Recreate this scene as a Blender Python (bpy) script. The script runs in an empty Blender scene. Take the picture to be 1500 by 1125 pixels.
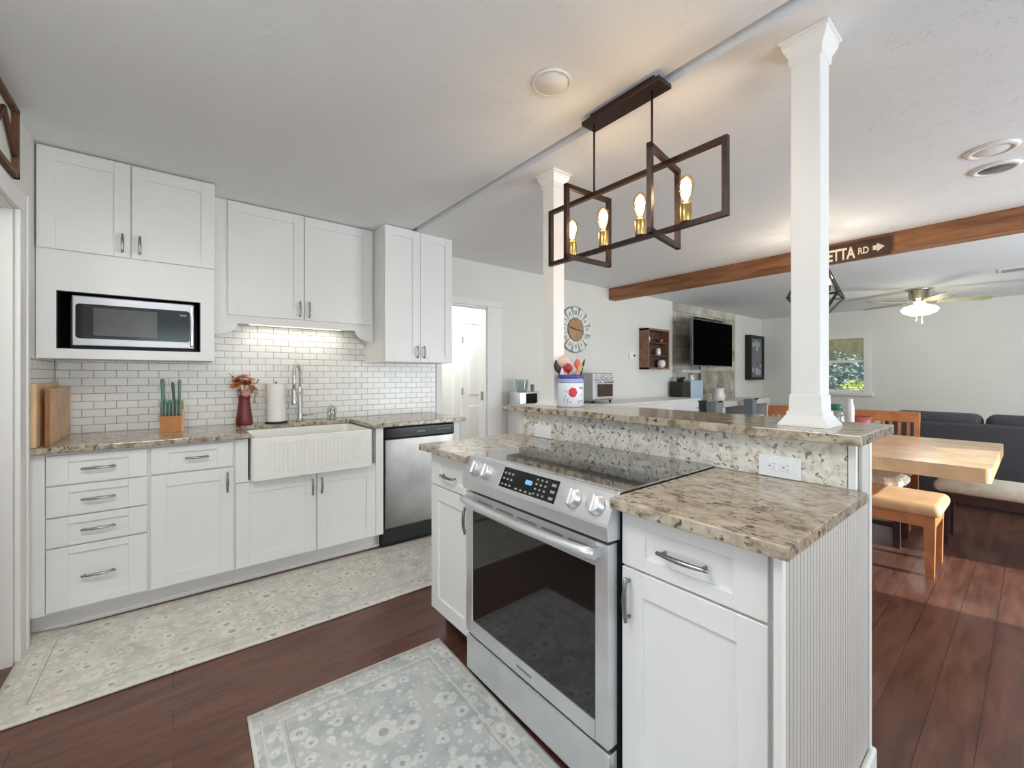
import bpy, bmesh, math, random
from mathutils import Vector, Matrix
random.seed(7)
S = bpy.context.scene
COL = S.collection
R = math.radians

# ------------------------------------------------------------------ camera, sky, daylight, exposure
cam_d = bpy.data.cameras.new('camera'); cam = bpy.data.objects.new('camera', cam_d); COL.objects.link(cam)
cam.location = (0, 0, 1.257); cam.rotation_euler = (R(90), 0, R(-38.8))
cam_d.sensor_width = 36; cam_d.lens = 617.5 / 1500 * 36; cam_d.shift_y = -12.5 / 1500; cam_d.clip_start = .02
S.camera = cam
S.view_settings.view_transform = 'Standard'; S.view_settings.look = 'None'
S.view_settings.gamma = 1; S.view_settings.exposure = 0.0
W = bpy.data.worlds.new('sky'); S.world = W; W.use_nodes = True
W.node_tree.nodes['Background'].inputs[0].default_value = (.80, .88, 1, 1)
W.node_tree.nodes['Background'].inputs[1].default_value = 1.8
def daylight(name, loc, rot, sx, sy, watts, color=(.87, .945, 1)):
    d = bpy.data.lights.new(name, 'AREA'); d.shape = 'RECTANGLE'; d.size = sx; d.size_y = sy; d.energy = watts; d.color = color
    o = bpy.data.objects.new(name, d); o.location = loc; o.rotation_euler = rot; COL.objects.link(o); return o
# area lamps for daylight at invented windows and an invented glass door out of view
daylight('added_daylight_nook', (-2.5, -.35, 1.35), (0, R(-118), 0), 1.7, 2.8, 30)
daylight('added_daylight_rear', (.2, -3.10, 1.45), (R(128), 0, 0), 2.4, 1.5, 95)
daylight('kitchen_fill_panel_lamp', (-.17, .98, 2.395), (0, 0, 0), .66, .8, 19, (.93, .97, 1))  # added fill lamp above the frame, brightens the left of the kitchen
daylight('added_daylight_living', (5.2, -3.10, 1.15), (R(112), 0, 0), 3.0, 2.0, 250)
# low sun through the glass door
sd = bpy.data.lights.new('sun', 'SUN'); sd.energy = 22; sd.angle = R(.6); sd.color = (1, .95, .86)
so_ = bpy.data.objects.new('sun', sd); COL.objects.link(so_); so_.rotation_euler = Vector((-.20, 1, -.41)).to_track_quat('-Z', 'Y').to_euler()
S.cycles.use_denoising = True
try: S.cycles.denoiser = 'OPENIMAGEDENOISE'
except Exception: pass
S.cycles.max_bounces = 10; S.cycles.diffuse_bounces = 6; S.cycles.caustics_reflective = False; S.cycles.caustics_refractive = False

# ------------------------------------------------------------------ materials
def lin(c):
    f = lambda v: (v / 255 / 12.92) if v / 255 <= .04045 else ((v / 255 + .055) / 1.055) ** 2.4
    return (f(c[0]), f(c[1]), f(c[2]), 1)
def mat(name, c, rough=.5, metal=0, emit=0, ecol=None, spec=.5, noise=0, nscale=20, bump=0, bscale=60):
    m = bpy.data.materials.new(name); m.use_nodes = True; nt = m.node_tree; b = nt.nodes['Principled BSDF']
    b.inputs['Base Color'].default_value = lin(c); b.inputs['Roughness'].default_value = rough; b.inputs['Metallic'].default_value = metal
    b.inputs['Specular IOR Level'].default_value = spec
    if emit:
        b.inputs['Emission Color'].default_value = lin(ecol or c); b.inputs['Emission Strength'].default_value = emit
    tc = nt.nodes.new('ShaderNodeTexCoord')
    if noise:
        n = nt.nodes.new('ShaderNodeTexNoise'); n.inputs['Scale'].default_value = nscale; n.inputs['Detail'].default_value = 5
        nt.links.new(tc.outputs['Object'], n.inputs['Vector'])
        r = nt.nodes.new('ShaderNodeValToRGB')
        d = [max(0, min(255, v * (1 - noise))) for v in c]; u = [max(0, min(255, v * (1 + noise))) for v in c]
        r.color_ramp.elements[0].position = .3; r.color_ramp.elements[1].position = .7
        r.color_ramp.elements[0].color = lin(d); r.color_ramp.elements[1].color = lin(u)
        nt.links.new(n.outputs['Fac'], r.inputs['Fac']); nt.links.new(r.outputs['Color'], b.inputs['Base Color'])
    if bump:
        n2 = nt.nodes.new('ShaderNodeTexNoise'); n2.inputs['Scale'].default_value = bscale; n2.inputs['Detail'].default_value = 4
        nt.links.new(tc.outputs['Object'], n2.inputs['Vector'])
        bp = nt.nodes.new('ShaderNodeBump'); bp.inputs['Strength'].default_value = bump; bp.inputs['Distance'].default_value = .01
        nt.links.new(n2.outputs['Fac'], bp.inputs['Height']); nt.links.new(bp.outputs['Normal'], b.inputs['Normal'])
    return m
def nodes(m): return m.node_tree, m.node_tree.nodes['Principled BSDF']
def N(nt, t, **kw):
    n = nt.nodes.new(t)
    for k, v in kw.items():
        if k in n.inputs.keys(): n.inputs[k].default_value = v
        else: setattr(n, k, v)
    return n
def ramp(nt, fac, stops):
    r = nt.nodes.new('ShaderNodeValToRGB'); e = r.color_ramp.elements
    while len(e) < len(stops): e.new(.5)
    for i, (p, c) in enumerate(stops):
        e[i].position = p; e[i].color = lin(c) if len(c) == 3 else c
    nt.links.new(fac, r.inputs['Fac']); return r
def mixc(nt, fac, a, b):
    x = nt.nodes.new('ShaderNodeMix'); x.data_type = 'RGBA'
    for s, v in ((0, fac), (6, a), (7, b)):
        if hasattr(v, 'links'): nt.links.new(v, x.inputs[s])
        else: x.inputs[s].default_value = v
    return x.outputs[2]
def math_(nt, op, a, b=None):
    x = nt.nodes.new('ShaderNodeMath'); x.operation = op
    for s, v in ((0, a), (1, b)):
        if v is None: continue
        if hasattr(v, 'links'): nt.links.new(v, x.inputs[s])
        else: x.inputs[s].default_value = v
    return x.outputs[0]

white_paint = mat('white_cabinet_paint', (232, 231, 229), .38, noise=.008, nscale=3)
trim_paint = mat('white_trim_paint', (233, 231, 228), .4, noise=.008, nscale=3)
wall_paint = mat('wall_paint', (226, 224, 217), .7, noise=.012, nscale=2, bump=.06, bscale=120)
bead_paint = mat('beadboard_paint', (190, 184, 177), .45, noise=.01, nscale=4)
nickel = mat('brushed_nickel', (150, 150, 152), .3, 1, noise=.05, nscale=60)
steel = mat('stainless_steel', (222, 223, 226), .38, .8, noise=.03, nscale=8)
steel_dark = mat('stainless_steel_dark', (165, 165, 168), .36, .85, noise=.03, nscale=8)  # darker even stainless tone
faucet_steel = mat('faucet_steel', (198, 198, 198), .26, .9, noise=.03, nscale=20)
chrome = mat('chrome', (215, 215, 215), .1, 1, noise=.01)
satin = mat('satin_knob_metal', (228, 228, 230), .3, .7, noise=.01)
black_gloss = mat('black_gloss', (14, 14, 15), .12, noise=.05)
black_matte = mat('black_matte', (20, 20, 21), .5, noise=.08)
bronze = mat('oil_rubbed_bronze', (62, 45, 38), .38, .55, noise=.12, nscale=30)
brass = mat('brushed_brass', (190, 160, 105), .3, 1, noise=.05)
porcelain = mat('porcelain', (240, 239, 234), .15, noise=.005)
maple = mat('maple_board', (222, 188, 146), .5, noise=.06, nscale=9)
oak_edge = mat('walnut_edge', (150, 98, 58), .5, noise=.1, nscale=12)
bamboo = mat('bamboo_block', (188, 122, 58), .45, noise=.08, nscale=12)
teal = mat('teal_handle', (98, 140, 132), .35, noise=.05)
teal_dark = mat('teal_dark_handle', (70, 98, 84), .35, noise=.06)
burgundy = mat('burgundy_ceramic', (112, 44, 48), .35, noise=.06)
paper = mat('paper_towel', (238, 237, 232), .9, bump=.15, bscale=90)
rust_wood = mat('rustic_brown', (98, 66, 44), .6, .1, noise=.22, nscale=14)
orange_wood = mat('honey_oak', (184, 118, 76), .4, noise=.12, nscale=10)
table_wood = mat('pale_oak_top', (226, 184, 142), .2, noise=.09, nscale=7)
tan_leather = mat('tan_leather', (212, 168, 128), .4, noise=.06, nscale=6, bump=.08, bscale=80)
sofa_fabric = mat('charcoal_fabric', (70, 71, 75), .9, noise=.08, nscale=60, bump=.15, bscale=200)
cream_fabric = mat('cream_fabric', (226, 222, 206), .9, noise=.05, nscale=20, bump=.3, bscale=60)
navy = mat('navy_enamel', (62, 72, 150), .35, noise=.05)
periwinkle = mat('periwinkle_glaze', (158, 166, 204), .35, noise=.06, nscale=40)
enamel = mat('white_enamel', (226, 229, 238), .28, noise=.01)
red_gl = mat('red_silicone', (172, 38, 40), .4, noise=.06)
red_fl = mat('poppy_red', (206, 50, 70), .5, noise=.12, nscale=40)
pink_beige = mat('blush_silicone', (216, 186, 174), .5, noise=.04)
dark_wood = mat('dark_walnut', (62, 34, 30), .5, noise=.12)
pale_wood = mat('pale_beech', (210, 168, 120), .55, noise=.06)
grey_paint = mat('warm_grey_print', (140, 150, 164), .6, noise=.05)
white_plaque = mat('white_plaque', (228, 228, 224), .6, noise=.03)
galv = mat('galvanised_metal', (150, 154, 152), .5, .6, noise=.12, nscale=16)
clock_wood = mat('clock_wood', (176, 140, 104), .6, noise=.1, nscale=12)
ink = mat('dark_ink', (60, 50, 48), .6, noise=.05)
shelf_wood = mat('shadow_box_wood', (132, 98, 76), .6, noise=.14, nscale=12)
shelf_dark = mat('shadow_box_inside', (86, 62, 50), .7, noise=.14, nscale=12)
screen = mat('tv_screen', (2, 2, 2), .9, spec=.02, noise=.05)
sign_brown = mat('sign_brown', (68, 41, 28), .55, noise=.14, nscale=20)
sign_cream = mat('sign_cream', (226, 214, 190), .6, noise=.05)
fan_nickel = mat('fan_nickel', (205, 203, 190), .22, .9, noise=.04)
fan_blade = mat('fan_blade', (176, 174, 142), .5, noise=.06)
frost = mat('frosted_lit_glass', (255, 246, 214), .4, emit=3.2, ecol=(255, 246, 212))
filament = mat('glowing_filament', (255, 226, 170), .4, emit=6, ecol=(255, 238, 205))
lamp_bulb = mat('lit_bulb', (255, 240, 210), .4, emit=9, ecol=(255, 236, 200))
led = mat('blue_display', (90, 130, 170), .4, emit=.8, ecol=(120, 165, 205))
key_print = mat('keypad_print', (140, 143, 146), .5, noise=.03)
plastic_white = mat('white_plastic', (236, 237, 240), .35, noise=.01)
slot_dark = mat('outlet_slot', (70, 66, 66), .6, noise=.05)
leaf_g = mat('olive_leaf', (122, 128, 66), .6, noise=.15, nscale=40)
leaf_d = mat('dark_leaf', (84, 92, 60), .6, noise=.15, nscale=40)
pet_o = mat('orange_petals', (214, 134, 62), .6, noise=.15, nscale=50)
pet_p = mat('peach_petals', (226, 172, 132), .6, noise=.12, nscale=50)
pet_r = mat('rust_petals', (150, 66, 38), .6, noise=.15, nscale=50)
pet_k = mat('pink_petals', (214, 142, 138), .6, noise=.12, nscale=50)
pale_blue = mat('pale_blue_panel', (180, 200, 214), .3, noise=.02)
speaker_w = mat('speaker_grille', (232, 232, 230), .7, noise=.02, bump=.1, bscale=300)
grey_box = mat('grey_weave', (140, 146, 150), .7, noise=.1, nscale=40, bump=.2, bscale=120)
fence_w = mat('weathered_board', (196, 164, 124), .8, noise=.12, nscale=6)
lawn = mat('lawn', (128, 138, 74), .9, noise=.2, nscale=8)
foliage = mat('blue_green_foliage', (132, 142, 138), .8, noise=.25, nscale=12)
foliage2 = mat('yellow_green_foliage', (206, 204, 120), .8, noise=.25, nscale=12)

def glass_mat(name, tint=(235, 240, 240), a=.16, rough=.02):
    m = bpy.data.materials.new(name); m.use_nodes = True; nt = m.node_tree; nt.nodes.clear()
    o = N(nt, 'ShaderNodeOutputMaterial'); t = N(nt, 'ShaderNodeBsdfTransparent'); g = N(nt, 'ShaderNodeBsdfGlossy'); x = N(nt, 'ShaderNodeMixShader')
    t.inputs[0].default_value = lin(tint); g.inputs['Roughness'].default_value = rough; x.inputs[0].default_value = a
    nt.links.new(t.outputs[0], x.inputs[1]); nt.links.new(g.outputs[0], x.inputs[2]); nt.links.new(x.outputs[0], o.inputs[0]); return m
clear_glass = glass_mat('clear_glass'); bulb_glass = glass_mat('amber_bulb_glass', (255, 236, 200), .10)
window_glass = glass_mat('tinted_window_glass', (205, 214, 216), .06)

# ceiling: stomped texture
ceil_m = mat('textured_ceiling', (234, 236, 238), .8)
nt, b = nodes(ceil_m); tc = N(nt, 'ShaderNodeTexCoord')
n1 = N(nt, 'ShaderNodeTexNoise', Scale=9.0, Detail=2.0); mp = N(nt, 'ShaderNodeMapping'); mp.inputs['Scale'].default_value = (1, 1, 1)
nt.links.new(tc.outputs['Object'], n1.inputs['Vector'])
wv = N(nt, 'ShaderNodeTexNoise', Scale=30.0, Detail=3.0, Roughness=.55, Distortion=1.4); nt.links.new(tc.outputs['Object'], wv.inputs['Vector'])
rr = ramp(nt, wv.outputs['Fac'], [(.55, (0, 0, 0, 1)), (.60, (1, 1, 1, 1)), (.63, (0, 0, 0, 1))])
r2 = ramp(nt, n1.outputs['Fac'], [(.45, (0, 0, 0, 1)), (.6, (1, 1, 1, 1))])
hh = math_(nt, 'MULTIPLY', rr.outputs['Color'], r2.outputs['Color'])
bp = N(nt, 'ShaderNodeBump', Strength=.4, Distance=.006); nt.links.new(hh, bp.inputs['Height']); nt.links.new(bp.outputs['Normal'], b.inputs['Normal'])

# hand-scraped plank floor, planks along X
floor_m = mat('dark_hardwood', (96, 62, 52), .3)
nt, b = nodes(floor_m); tc = N(nt, 'ShaderNodeTexCoord')
br = N(nt, 'ShaderNodeTexBrick', Scale=1.0); br.offset = .37; br.offset_frequency = 2
br.inputs['Brick Width'].default_value = 1.15; br.inputs['Row Height'].default_value = .127; br.inputs['Mortar Size'].default_value = .0016; br.inputs['Mortar Smooth'].default_value = .3
br.inputs['Color1'].default_value = lin((120, 80, 68)); br.inputs['Color2'].default_value = lin((102, 67, 56)); br.inputs['Mortar'].default_value = lin((66, 42, 36)); br.inputs['Bias'].default_value = -.2
nt.links.new(tc.outputs['Object'], br.inputs['Vector'])
mp = N(nt, 'ShaderNodeMapping'); mp.inputs['Scale'].default_value = (1.6, 9, 1); nt.links.new(tc.outputs['Object'], mp.inputs['Vector'])
ns = N(nt, 'ShaderNodeTexNoise', Scale=2.2, Detail=6.0, Roughness=.62); nt.links.new(mp.outputs[0], ns.inputs['Vector'])
g = ramp(nt, ns.outputs['Fac'], [(.3, (176, 176, 176)), (.7, (255, 250, 246))])
mm = N(nt, 'ShaderNodeMix'); mm.data_type = 'RGBA'; mm.blend_type = 'MULTIPLY'; mm.inputs[0].default_value = 1
nt.links.new(br.outputs['Color'], mm.inputs[6]); nt.links.new(g.outputs['Color'], mm.inputs[7]); nt.links.new(mm.outputs[2], b.inputs['Base Color'])
rg = N(nt, 'ShaderNodeMapRange'); rg.inputs['To Min'].default_value = .22; rg.inputs['To Max'].default_value = .42
nt.links.new(ns.outputs['Fac'], rg.inputs['Value']); nt.links.new(rg.outputs[0], b.inputs['Roughness'])
bp = N(nt, 'ShaderNodeBump', Strength=.18, Distance=.01); nt.links.new(math_(nt, 'SUBTRACT', ns.outputs['Fac'], br.outputs['Fac']), bp.inputs['Height']); nt.links.new(bp.outputs['Normal'], b.inputs['Normal'])

def granite_mat(name, light, mid, dark, lo, hi, stretch=(1, 1, 1), fleck=.63, rough=.14):
    m = mat(name, light, rough); nt, b = nodes(m); tc = N(nt, 'ShaderNodeTexCoord')
    mp = N(nt, 'ShaderNodeMapping'); mp.inputs['Scale'].default_value = stretch; nt.links.new(tc.outputs['Object'], mp.inputs['Vector'])
    n1 = N(nt, 'ShaderNodeTexNoise', Scale=lo, Detail=7.0, Roughness=.6, Distortion=.5); nt.links.new(mp.outputs[0], n1.inputs['Vector'])
    c1 = ramp(nt, n1.outputs['Fac'], [(.36, dark), (.45, mid), (.56, light), (.75, tuple(min(255, v + 16) for v in light))])
    n2 = N(nt, 'ShaderNodeTexNoise', Scale=hi, Detail=3.0, Roughness=.5, Distortion=.5); nt.links.new(mp.outputs[0], n2.inputs['Vector'])
    f = ramp(nt, n2.outputs['Fac'], [(fleck, (0, 0, 0, 1)), (fleck + .05, (1, 1, 1, 1))])
    out = mixc(nt, f.outputs['Color'], c1.outputs['Color'], lin(tuple(v * .72 for v in dark)))
    nt.links.new(out, b.inputs['Base Color']); return m
granite = granite_mat('tan_granite', (184, 172, 154), (164, 149, 130), (122, 106, 90), 26, 46, (1.25, .8, 1), .612)
granite_splash = granite_mat('cream_granite', (228, 223, 214), (218, 211, 200), (194, 184, 172), 30, 56, (1, 1, 1), .585)

# subway tile
tile_m = mat('white_subway_tile', (232, 230, 224), .24)
nt, b = nodes(tile_m); tc = N(nt, 'ShaderNodeTexCoord')
sx = N(nt, 'ShaderNodeSeparateXYZ'); nt.links.new(tc.outputs['Object'], sx.inputs[0])
cx = N(nt, 'ShaderNodeCombineXYZ'); nt.links.new(math_(nt, 'ADD', sx.outputs[0], sx.outputs[1]), cx.inputs[0]); nt.links.new(sx.outputs[2], cx.inputs[1])
br = N(nt, 'ShaderNodeTexBrick', Scale=1.0); br.inputs['Brick Width'].default_value = .1; br.inputs['Row Height'].default_value = .0466; br.inputs['Mortar Size'].default_value = .0021; br.inputs['Mortar Smooth'].default_value = .2
br.inputs['Color1'].default_value = lin((233, 231, 226)); br.inputs['Color2'].default_value = lin((226, 224, 219)); br.inputs['Mortar'].default_value = lin((160, 156, 150))
nt.links.new(cx.outputs[0], br.inputs['Vector']); nt.links.new(br.outputs['Color'], b.inputs['Base Color'])
bp = N(nt, 'ShaderNodeBump', Strength=.5, Distance=.004); bp.invert = True; nt.links.new(br.outputs['Fac'], bp.inputs['Height']); nt.links.new(bp.outputs['Normal'], b.inputs['Normal'])

# ledger-stone accent wall
stone_m = mat('ledger_stone', (150, 142, 130), .8)
nt, b = nodes(stone_m); tc = N(nt, 'ShaderNodeTexCoord')
sx = N(nt, 'ShaderNodeSeparateXYZ'); nt.links.new(tc.outputs['Object'], sx.inputs[0])
cx = N(nt, 'ShaderNodeCombineXYZ'); nt.links.new(sx.outputs[0], cx.inputs[0]); nt.links.new(sx.outputs[2], cx.inputs[1])
br = N(nt, 'ShaderNodeTexBrick', Scale=1.0); br.offset = .42; br.inputs['Brick Width'].default_value = .62; br.inputs['Row Height'].default_value = .19; br.inputs['Mortar Size'].default_value = .004
br.inputs['Color1'].default_value = lin((214, 210, 198)); br.inputs['Color2'].default_value = lin((108, 88, 68)); br.inputs['Mortar'].default_value = lin((96, 86, 76)); br.inputs['Bias'].default_value = -.25
nt.links.new(cx.outputs[0], br.inputs['Vector'])
ns = N(nt, 'ShaderNodeTexNoise', Scale=4.0, Detail=6.0, Roughness=.6); nt.links.new(tc.outputs['Object'], ns.inputs['Vector'])
cc = ramp(nt, ns.outputs['Fac'], [(.36, (118, 92, 68)), (.5, (178, 168, 150)), (.64, (216, 214, 206))])
nt.links.new(mixc(nt, .5, br.outputs['Color'], cc.outputs['Color']), b.inputs['Base Color'])
bp = N(nt, 'ShaderNodeBump', Strength=.6, Distance=.02); nt.links.new(ns.outputs['Fac'], bp.inputs['Height']); nt.links.new(bp.outputs['Normal'], b.inputs['Normal'])

# cedar beam
beam_m = mat('cedar_beam', (150, 96, 60), .55)
nt, b = nodes(beam_m); tc = N(nt, 'ShaderNodeTexCoord')
mp = N(nt, 'ShaderNodeMapping'); mp.inputs['Scale'].default_value = (7, .7, 7); nt.links.new(tc.outputs['Object'], mp.inputs['Vector'])
ns = N(nt, 'ShaderNodeTexNoise', Scale=2.6, Detail=6.0, Roughness=.6, Distortion=.6); nt.links.new(mp.outputs[0], ns.inputs['Vector'])
cc = ramp(nt, ns.outputs['Fac'], [(.3, (104, 64, 40)), (.5, (148, 98, 62)), (.7, (178, 124, 82))]); nt.links.new(cc.outputs['Color'], b.inputs['Base Color'])

def rug_mat(name, hx, hy, base1, base2, bloom):
    m = mat(name, base1, .95); nt, b = nodes(m); tc = N(nt, 'ShaderNodeTexCoord'); P = tc.outputs['Object']
    n0 = N(nt, 'ShaderNodeTexNoise', Scale=9.0, Detail=5.0, Roughness=.65); nt.links.new(P, n0.inputs['Vector'])
    base = ramp(nt, n0.outputs['Fac'], [(.34, tuple(v * .93 for v in base1)), (.46, base1), (.56, base2), (.68, (base2[0], base2[1] * .965, base2[2] * .95))]).outputs['Color']
    nd = N(nt, 'ShaderNodeTexNoise', Scale=26.0, Detail=2.0); nt.links.new(P, nd.inputs['Vector'])
    for sc, rad, dot, col in ((9.3, .030, False, tuple(v * .93 for v in base1)), (6.5, .052, True, bloom), (11, .030, True, bloom), (19, .015, False, bloom), (27, .009, False, bloom)):
        v = N(nt, 'ShaderNodeTexVoronoi', Scale=sc); v.voronoi_dimensions = '2D'; nt.links.new(P, v.inputs['Vector'])
        sp = N(nt, 'ShaderNodeSeparateColor'); nt.links.new(v.outputs['Color'], sp.inputs[0])
        rr = math_(nt, 'MULTIPLY', math_(nt, 'ADD', math_(nt, 'MULTIPLY', sp.outputs[0], .9), .25), rad * sc)
        rr = math_(nt, 'MULTIPLY', rr, math_(nt, 'ADD', math_(nt, 'MULTIPLY', nd.outputs['Fac'], 1.2), .35))
        k = math_(nt, 'MULTIPLY', math_(nt, 'LESS_THAN', v.outputs['Distance'], rr), math_(nt, 'GREATER_THAN', sp.outputs[1], .25))
        base = mixc(nt, math_(nt, 'MULTIPLY', k, .5), base, lin(col))
        if dot:
            kd = math_(nt, 'MULTIPLY', k, math_(nt, 'LESS_THAN', v.outputs['Distance'], math_(nt, 'MULTIPLY', rr, .3)))
            base = mixc(nt, math_(nt, 'MULTIPLY', kd, .7), base, lin((152, 140, 134)))
    sp = N(nt, 'ShaderNodeSeparateXYZ'); nt.links.new(P, sp.inputs[0])
    dx = math_(nt, 'SUBTRACT', hx, math_(nt, 'ABSOLUTE', sp.outputs[0])); dy = math_(nt, 'SUBTRACT', hy, math_(nt, 'ABSOLUTE', sp.outputs[1]))
    d = math_(nt, 'MINIMUM', dx, dy)
    for a0, a1, col in ((0, .012, (216, 213, 206)), (.034, .040, (206, 203, 196)), (.088, .095, (208, 205, 198)), (.104, .108, (172, 166, 160))):
        k = math_(nt, 'MULTIPLY', math_(nt, 'GREATER_THAN', d, a0), math_(nt, 'LESS_THAN', d, a1))
        base = mixc(nt, k, base, lin(col))
    nt.links.new(base, b.inputs['Base Color'])
    bp = N(nt, 'ShaderNodeBump', Strength=.2, Distance=.004); n3 = N(nt, 'ShaderNodeTexNoise', Scale=400.0); nt.links.new(P, n3.inputs['Vector'])
    nt.links.new(n3.outputs['Fac'], bp.inputs['Height']); nt.links.new(bp.outputs['Normal'], b.inputs['Normal']); return m

# ------------------------------------------------------------------ mesh builder
class MB:
    def __init__(s, M=None): s.bm = bmesh.new(); s.M = M or Matrix.Identity(4)
    def add(s, vs, fs, smooth=False):
        v = [s.bm.verts.new(s.M @ Vector(p)) for p in vs]
        for f in fs:
            try: F = s.bm.faces.new([v[i] for i in f]); F.smooth = smooth
            except ValueError: pass
        return s
    def box(s, x0, x1, y0, y1, z0, z1, bv=0, seg=2):
        x0, x1 = min(x0, x1), max(x0, x1); y0, y1 = min(y0, y1), max(y0, y1); z0, z1 = min(z0, z1), max(z0, z1)
        vs = [(x0, y0, z0), (x1, y0, z0), (x1, y1, z0), (x0, y1, z0), (x0, y0, z1), (x1, y0, z1), (x1, y1, z1), (x0, y1, z1)]
        fs = [(0, 3, 2, 1), (4, 5, 6, 7), (0, 1, 5, 4), (1, 2, 6, 5), (2, 3, 7, 6), (3, 0, 4, 7)]
        if not bv: return s.add(vs, fs)
        t = bmesh.new(); tv = [t.verts.new(p) for p in vs]
        for f in fs: t.faces.new([tv[i] for i in f])
        bmesh.ops.bevel(t, geom=t.edges[:] , offset=min(bv, .49 * min(x1 - x0, y1 - y0, z1 - z0)), segments=seg, profile=.5, affect='EDGES')
        t.verts.index_update(); s.add([v.co[:] for v in t.verts], [[v.index for v in f.verts] for f in t.faces], seg > 2); t.free(); return s
    def cyl(s, p0, p1, r0, r1=None, n=16, cap=True):
        r1 = r0 if r1 is None else r1; p0, p1 = Vector(p0), Vector(p1); d = (p1 - p0).normalized()
        a = d.orthogonal().normalized(); b = d.cross(a)
        vs = [];
        for p, r in ((p0, r0), (p1, r1)):
            for i in range(n):
                t = 2 * math.pi * i / n; vs.append(p + (a * math.cos(t) + b * math.sin(t)) * r)
        s.add(vs, [(i, (i + 1) % n, n + (i + 1) % n, n + i) for i in range(n)], True)
        if cap:
            s.add(vs[:n], [tuple(range(n))]); s.add(vs[n:], [tuple(range(n))])
        return s
    def lathe(s, cx, cy, prof, n=24, axis='z', o=0):
        vs, fs = [], []
        for r, z in prof:
            for i in range(n):
                t = 2 * math.pi * i / n; c, q = r * math.cos(t), r * math.sin(t)
                vs.append((cx + c, cy + q, z) if axis == 'z' else ((cx + c, o + z, cy + q) if axis == 'y' else (o + z, cx + c, cy + q)))
        m = len(prof)
        for k in range(m - 1):
            for i in range(n): j = (i + 1) % n; fs.append((k * n + i, k * n + j, (k + 1) * n + j, (k + 1) * n + i))
        s.add(vs, fs, True)
        for k in (0, m - 1):
            if prof[k][0] > 1e-5: s.add(vs[k * n:(k + 1) * n], [tuple(range(n))])
        return s
    def tube(s, pts, r, n=8, flat=1.0, up=None):
        P = [Vector(p) for p in pts]; m = len(P); rs = r if isinstance(r, (list, tuple)) else [r] * m
        vs, fs = [], []; u = None
        for k in range(m):
            d = (P[min(k + 1, m - 1)] - P[max(k - 1, 0)]).normalized()
            if u is None: u = (Vector(up) if up else d.orthogonal()).normalized()
            u = (u - d * u.dot(d))
            u = u.normalized() if u.length > 1e-6 else d.orthogonal().normalized()
            w = d.cross(u)
            for i in range(n):
                t = 2 * math.pi * i / n; vs.append(P[k] + (u * math.cos(t) * flat + w * math.sin(t)) * rs[k])
        for k in range(m - 1):
            for i in range(n): j = (i + 1) % n; fs.append((k * n + i, k * n + j, (k + 1) * n + j, (k + 1) * n + i))
        s.add(vs, fs, True); s.add(vs[:n], [tuple(range(n))]); s.add(vs[-n:], [tuple(range(n))]); return s
    def bar(s, p0, p1, w, h, up=(0, 0, 1)):
        p0, p1 = Vector(p0), Vector(p1); d = (p1 - p0).normalized(); u = Vector(up); u = (u - d * u.dot(d))
        u = u.normalized() if u.length > 1e-6 else d.orthogonal().normalized(); v = d.cross(u)
        vs = [p + v * (a * w / 2) + u * (b * h / 2) for p in (p0, p1) for a, b in ((-1, -1), (1, -1), (1, 1), (-1, 1))]
        return s.add(vs, [(0, 1, 2, 3), (7, 6, 5, 4), (0, 4, 5, 1), (1, 5, 6, 2), (2, 6, 7, 3), (3, 7, 4, 0)])
    def sphere(s, c, r, n=16, m=10):
        rx, ry, rz = r if isinstance(r, (tuple, list)) else (r, r, r)
        vs, fs = [(c[0], c[1], c[2] - rz)], []
        for k in range(1, m):
            ph = math.pi * k / m - math.pi / 2
            for i in range(n):
                t = 2 * math.pi * i / n; vs.append((c[0] + rx * math.cos(ph) * math.cos(t), c[1] + ry * math.cos(ph) * math.sin(t), c[2] + rz * math.sin(ph)))
        vs.append((c[0], c[1], c[2] + rz)); L = len(vs) - 1
        for i in range(n):
            j = (i + 1) % n; fs.append((0, 1 + j, 1 + i)); fs.append((L, 1 + (m - 2) * n + i, 1 + (m - 2) * n + j))
            for k in range(m - 2): a = 1 + k * n; fs.append((a + i, a + j, a + n + j, a + n + i))
        return s.add(vs, fs, True)
    def prism(s, poly, a0, a1, axis='z'):
        f = {'z': lambda p, a: (p[0], p[1], a), 'y': lambda p, a: (p[0], a, p[1]), 'x': lambda p, a: (a, p[0], p[1])}[axis]
        n = len(poly); vs = [f(p, a0) for p in poly] + [f(p, a1) for p in poly]
        return s.add(vs, [tuple(range(n))[::-1], tuple(range(n, 2 * n))] + [(i, (i + 1) % n, n + (i + 1) % n, n + i) for i in range(n)])
    def build(s, name, m, parent=None, loc=None):
        bmesh.ops.remove_doubles(s.bm, verts=s.bm.verts, dist=1e-6)
        bmesh.ops.recalc_face_normals(s.bm, faces=s.bm.faces)
        if parent is not None:
            o_ = Vector((0, 0, 0)); p = parent
            while p is not None: o_ += p.location; p = p.parent
        elif loc is not None: o_ = Vector(loc)
        else:
            c = [v.co for v in s.bm.verts]
            o_ = Vector(((min(v.x for v in c) + max(v.x for v in c)) / 2, (min(v.y for v in c) + max(v.y for v in c)) / 2, min(v.z for v in c)))
        bmesh.ops.translate(s.bm, verts=s.bm.verts, vec=-o_)
        me = bpy.data.meshes.new(name); s.bm.to_mesh(me); s.bm.free(); me.materials.append(m)
        ob = bpy.data.objects.new(name, me); COL.objects.link(ob)
        if parent is not None: ob.parent = parent
        else: ob.location = o_
        return ob
def box(*a, **k): return MB().box(*a, **k)
def tag(o, label, cat, group=None):
    o['label'] = label; o['category'] = cat
    if group: o['group'] = group
    return o
def thing(name, label, cat, loc=(0, 0, 0), group=None):
    o = bpy.data.objects.new(name, None); o.empty_display_size = .1; o.location = loc; COL.objects.link(o); return tag(o, label, cat, group)
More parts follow.
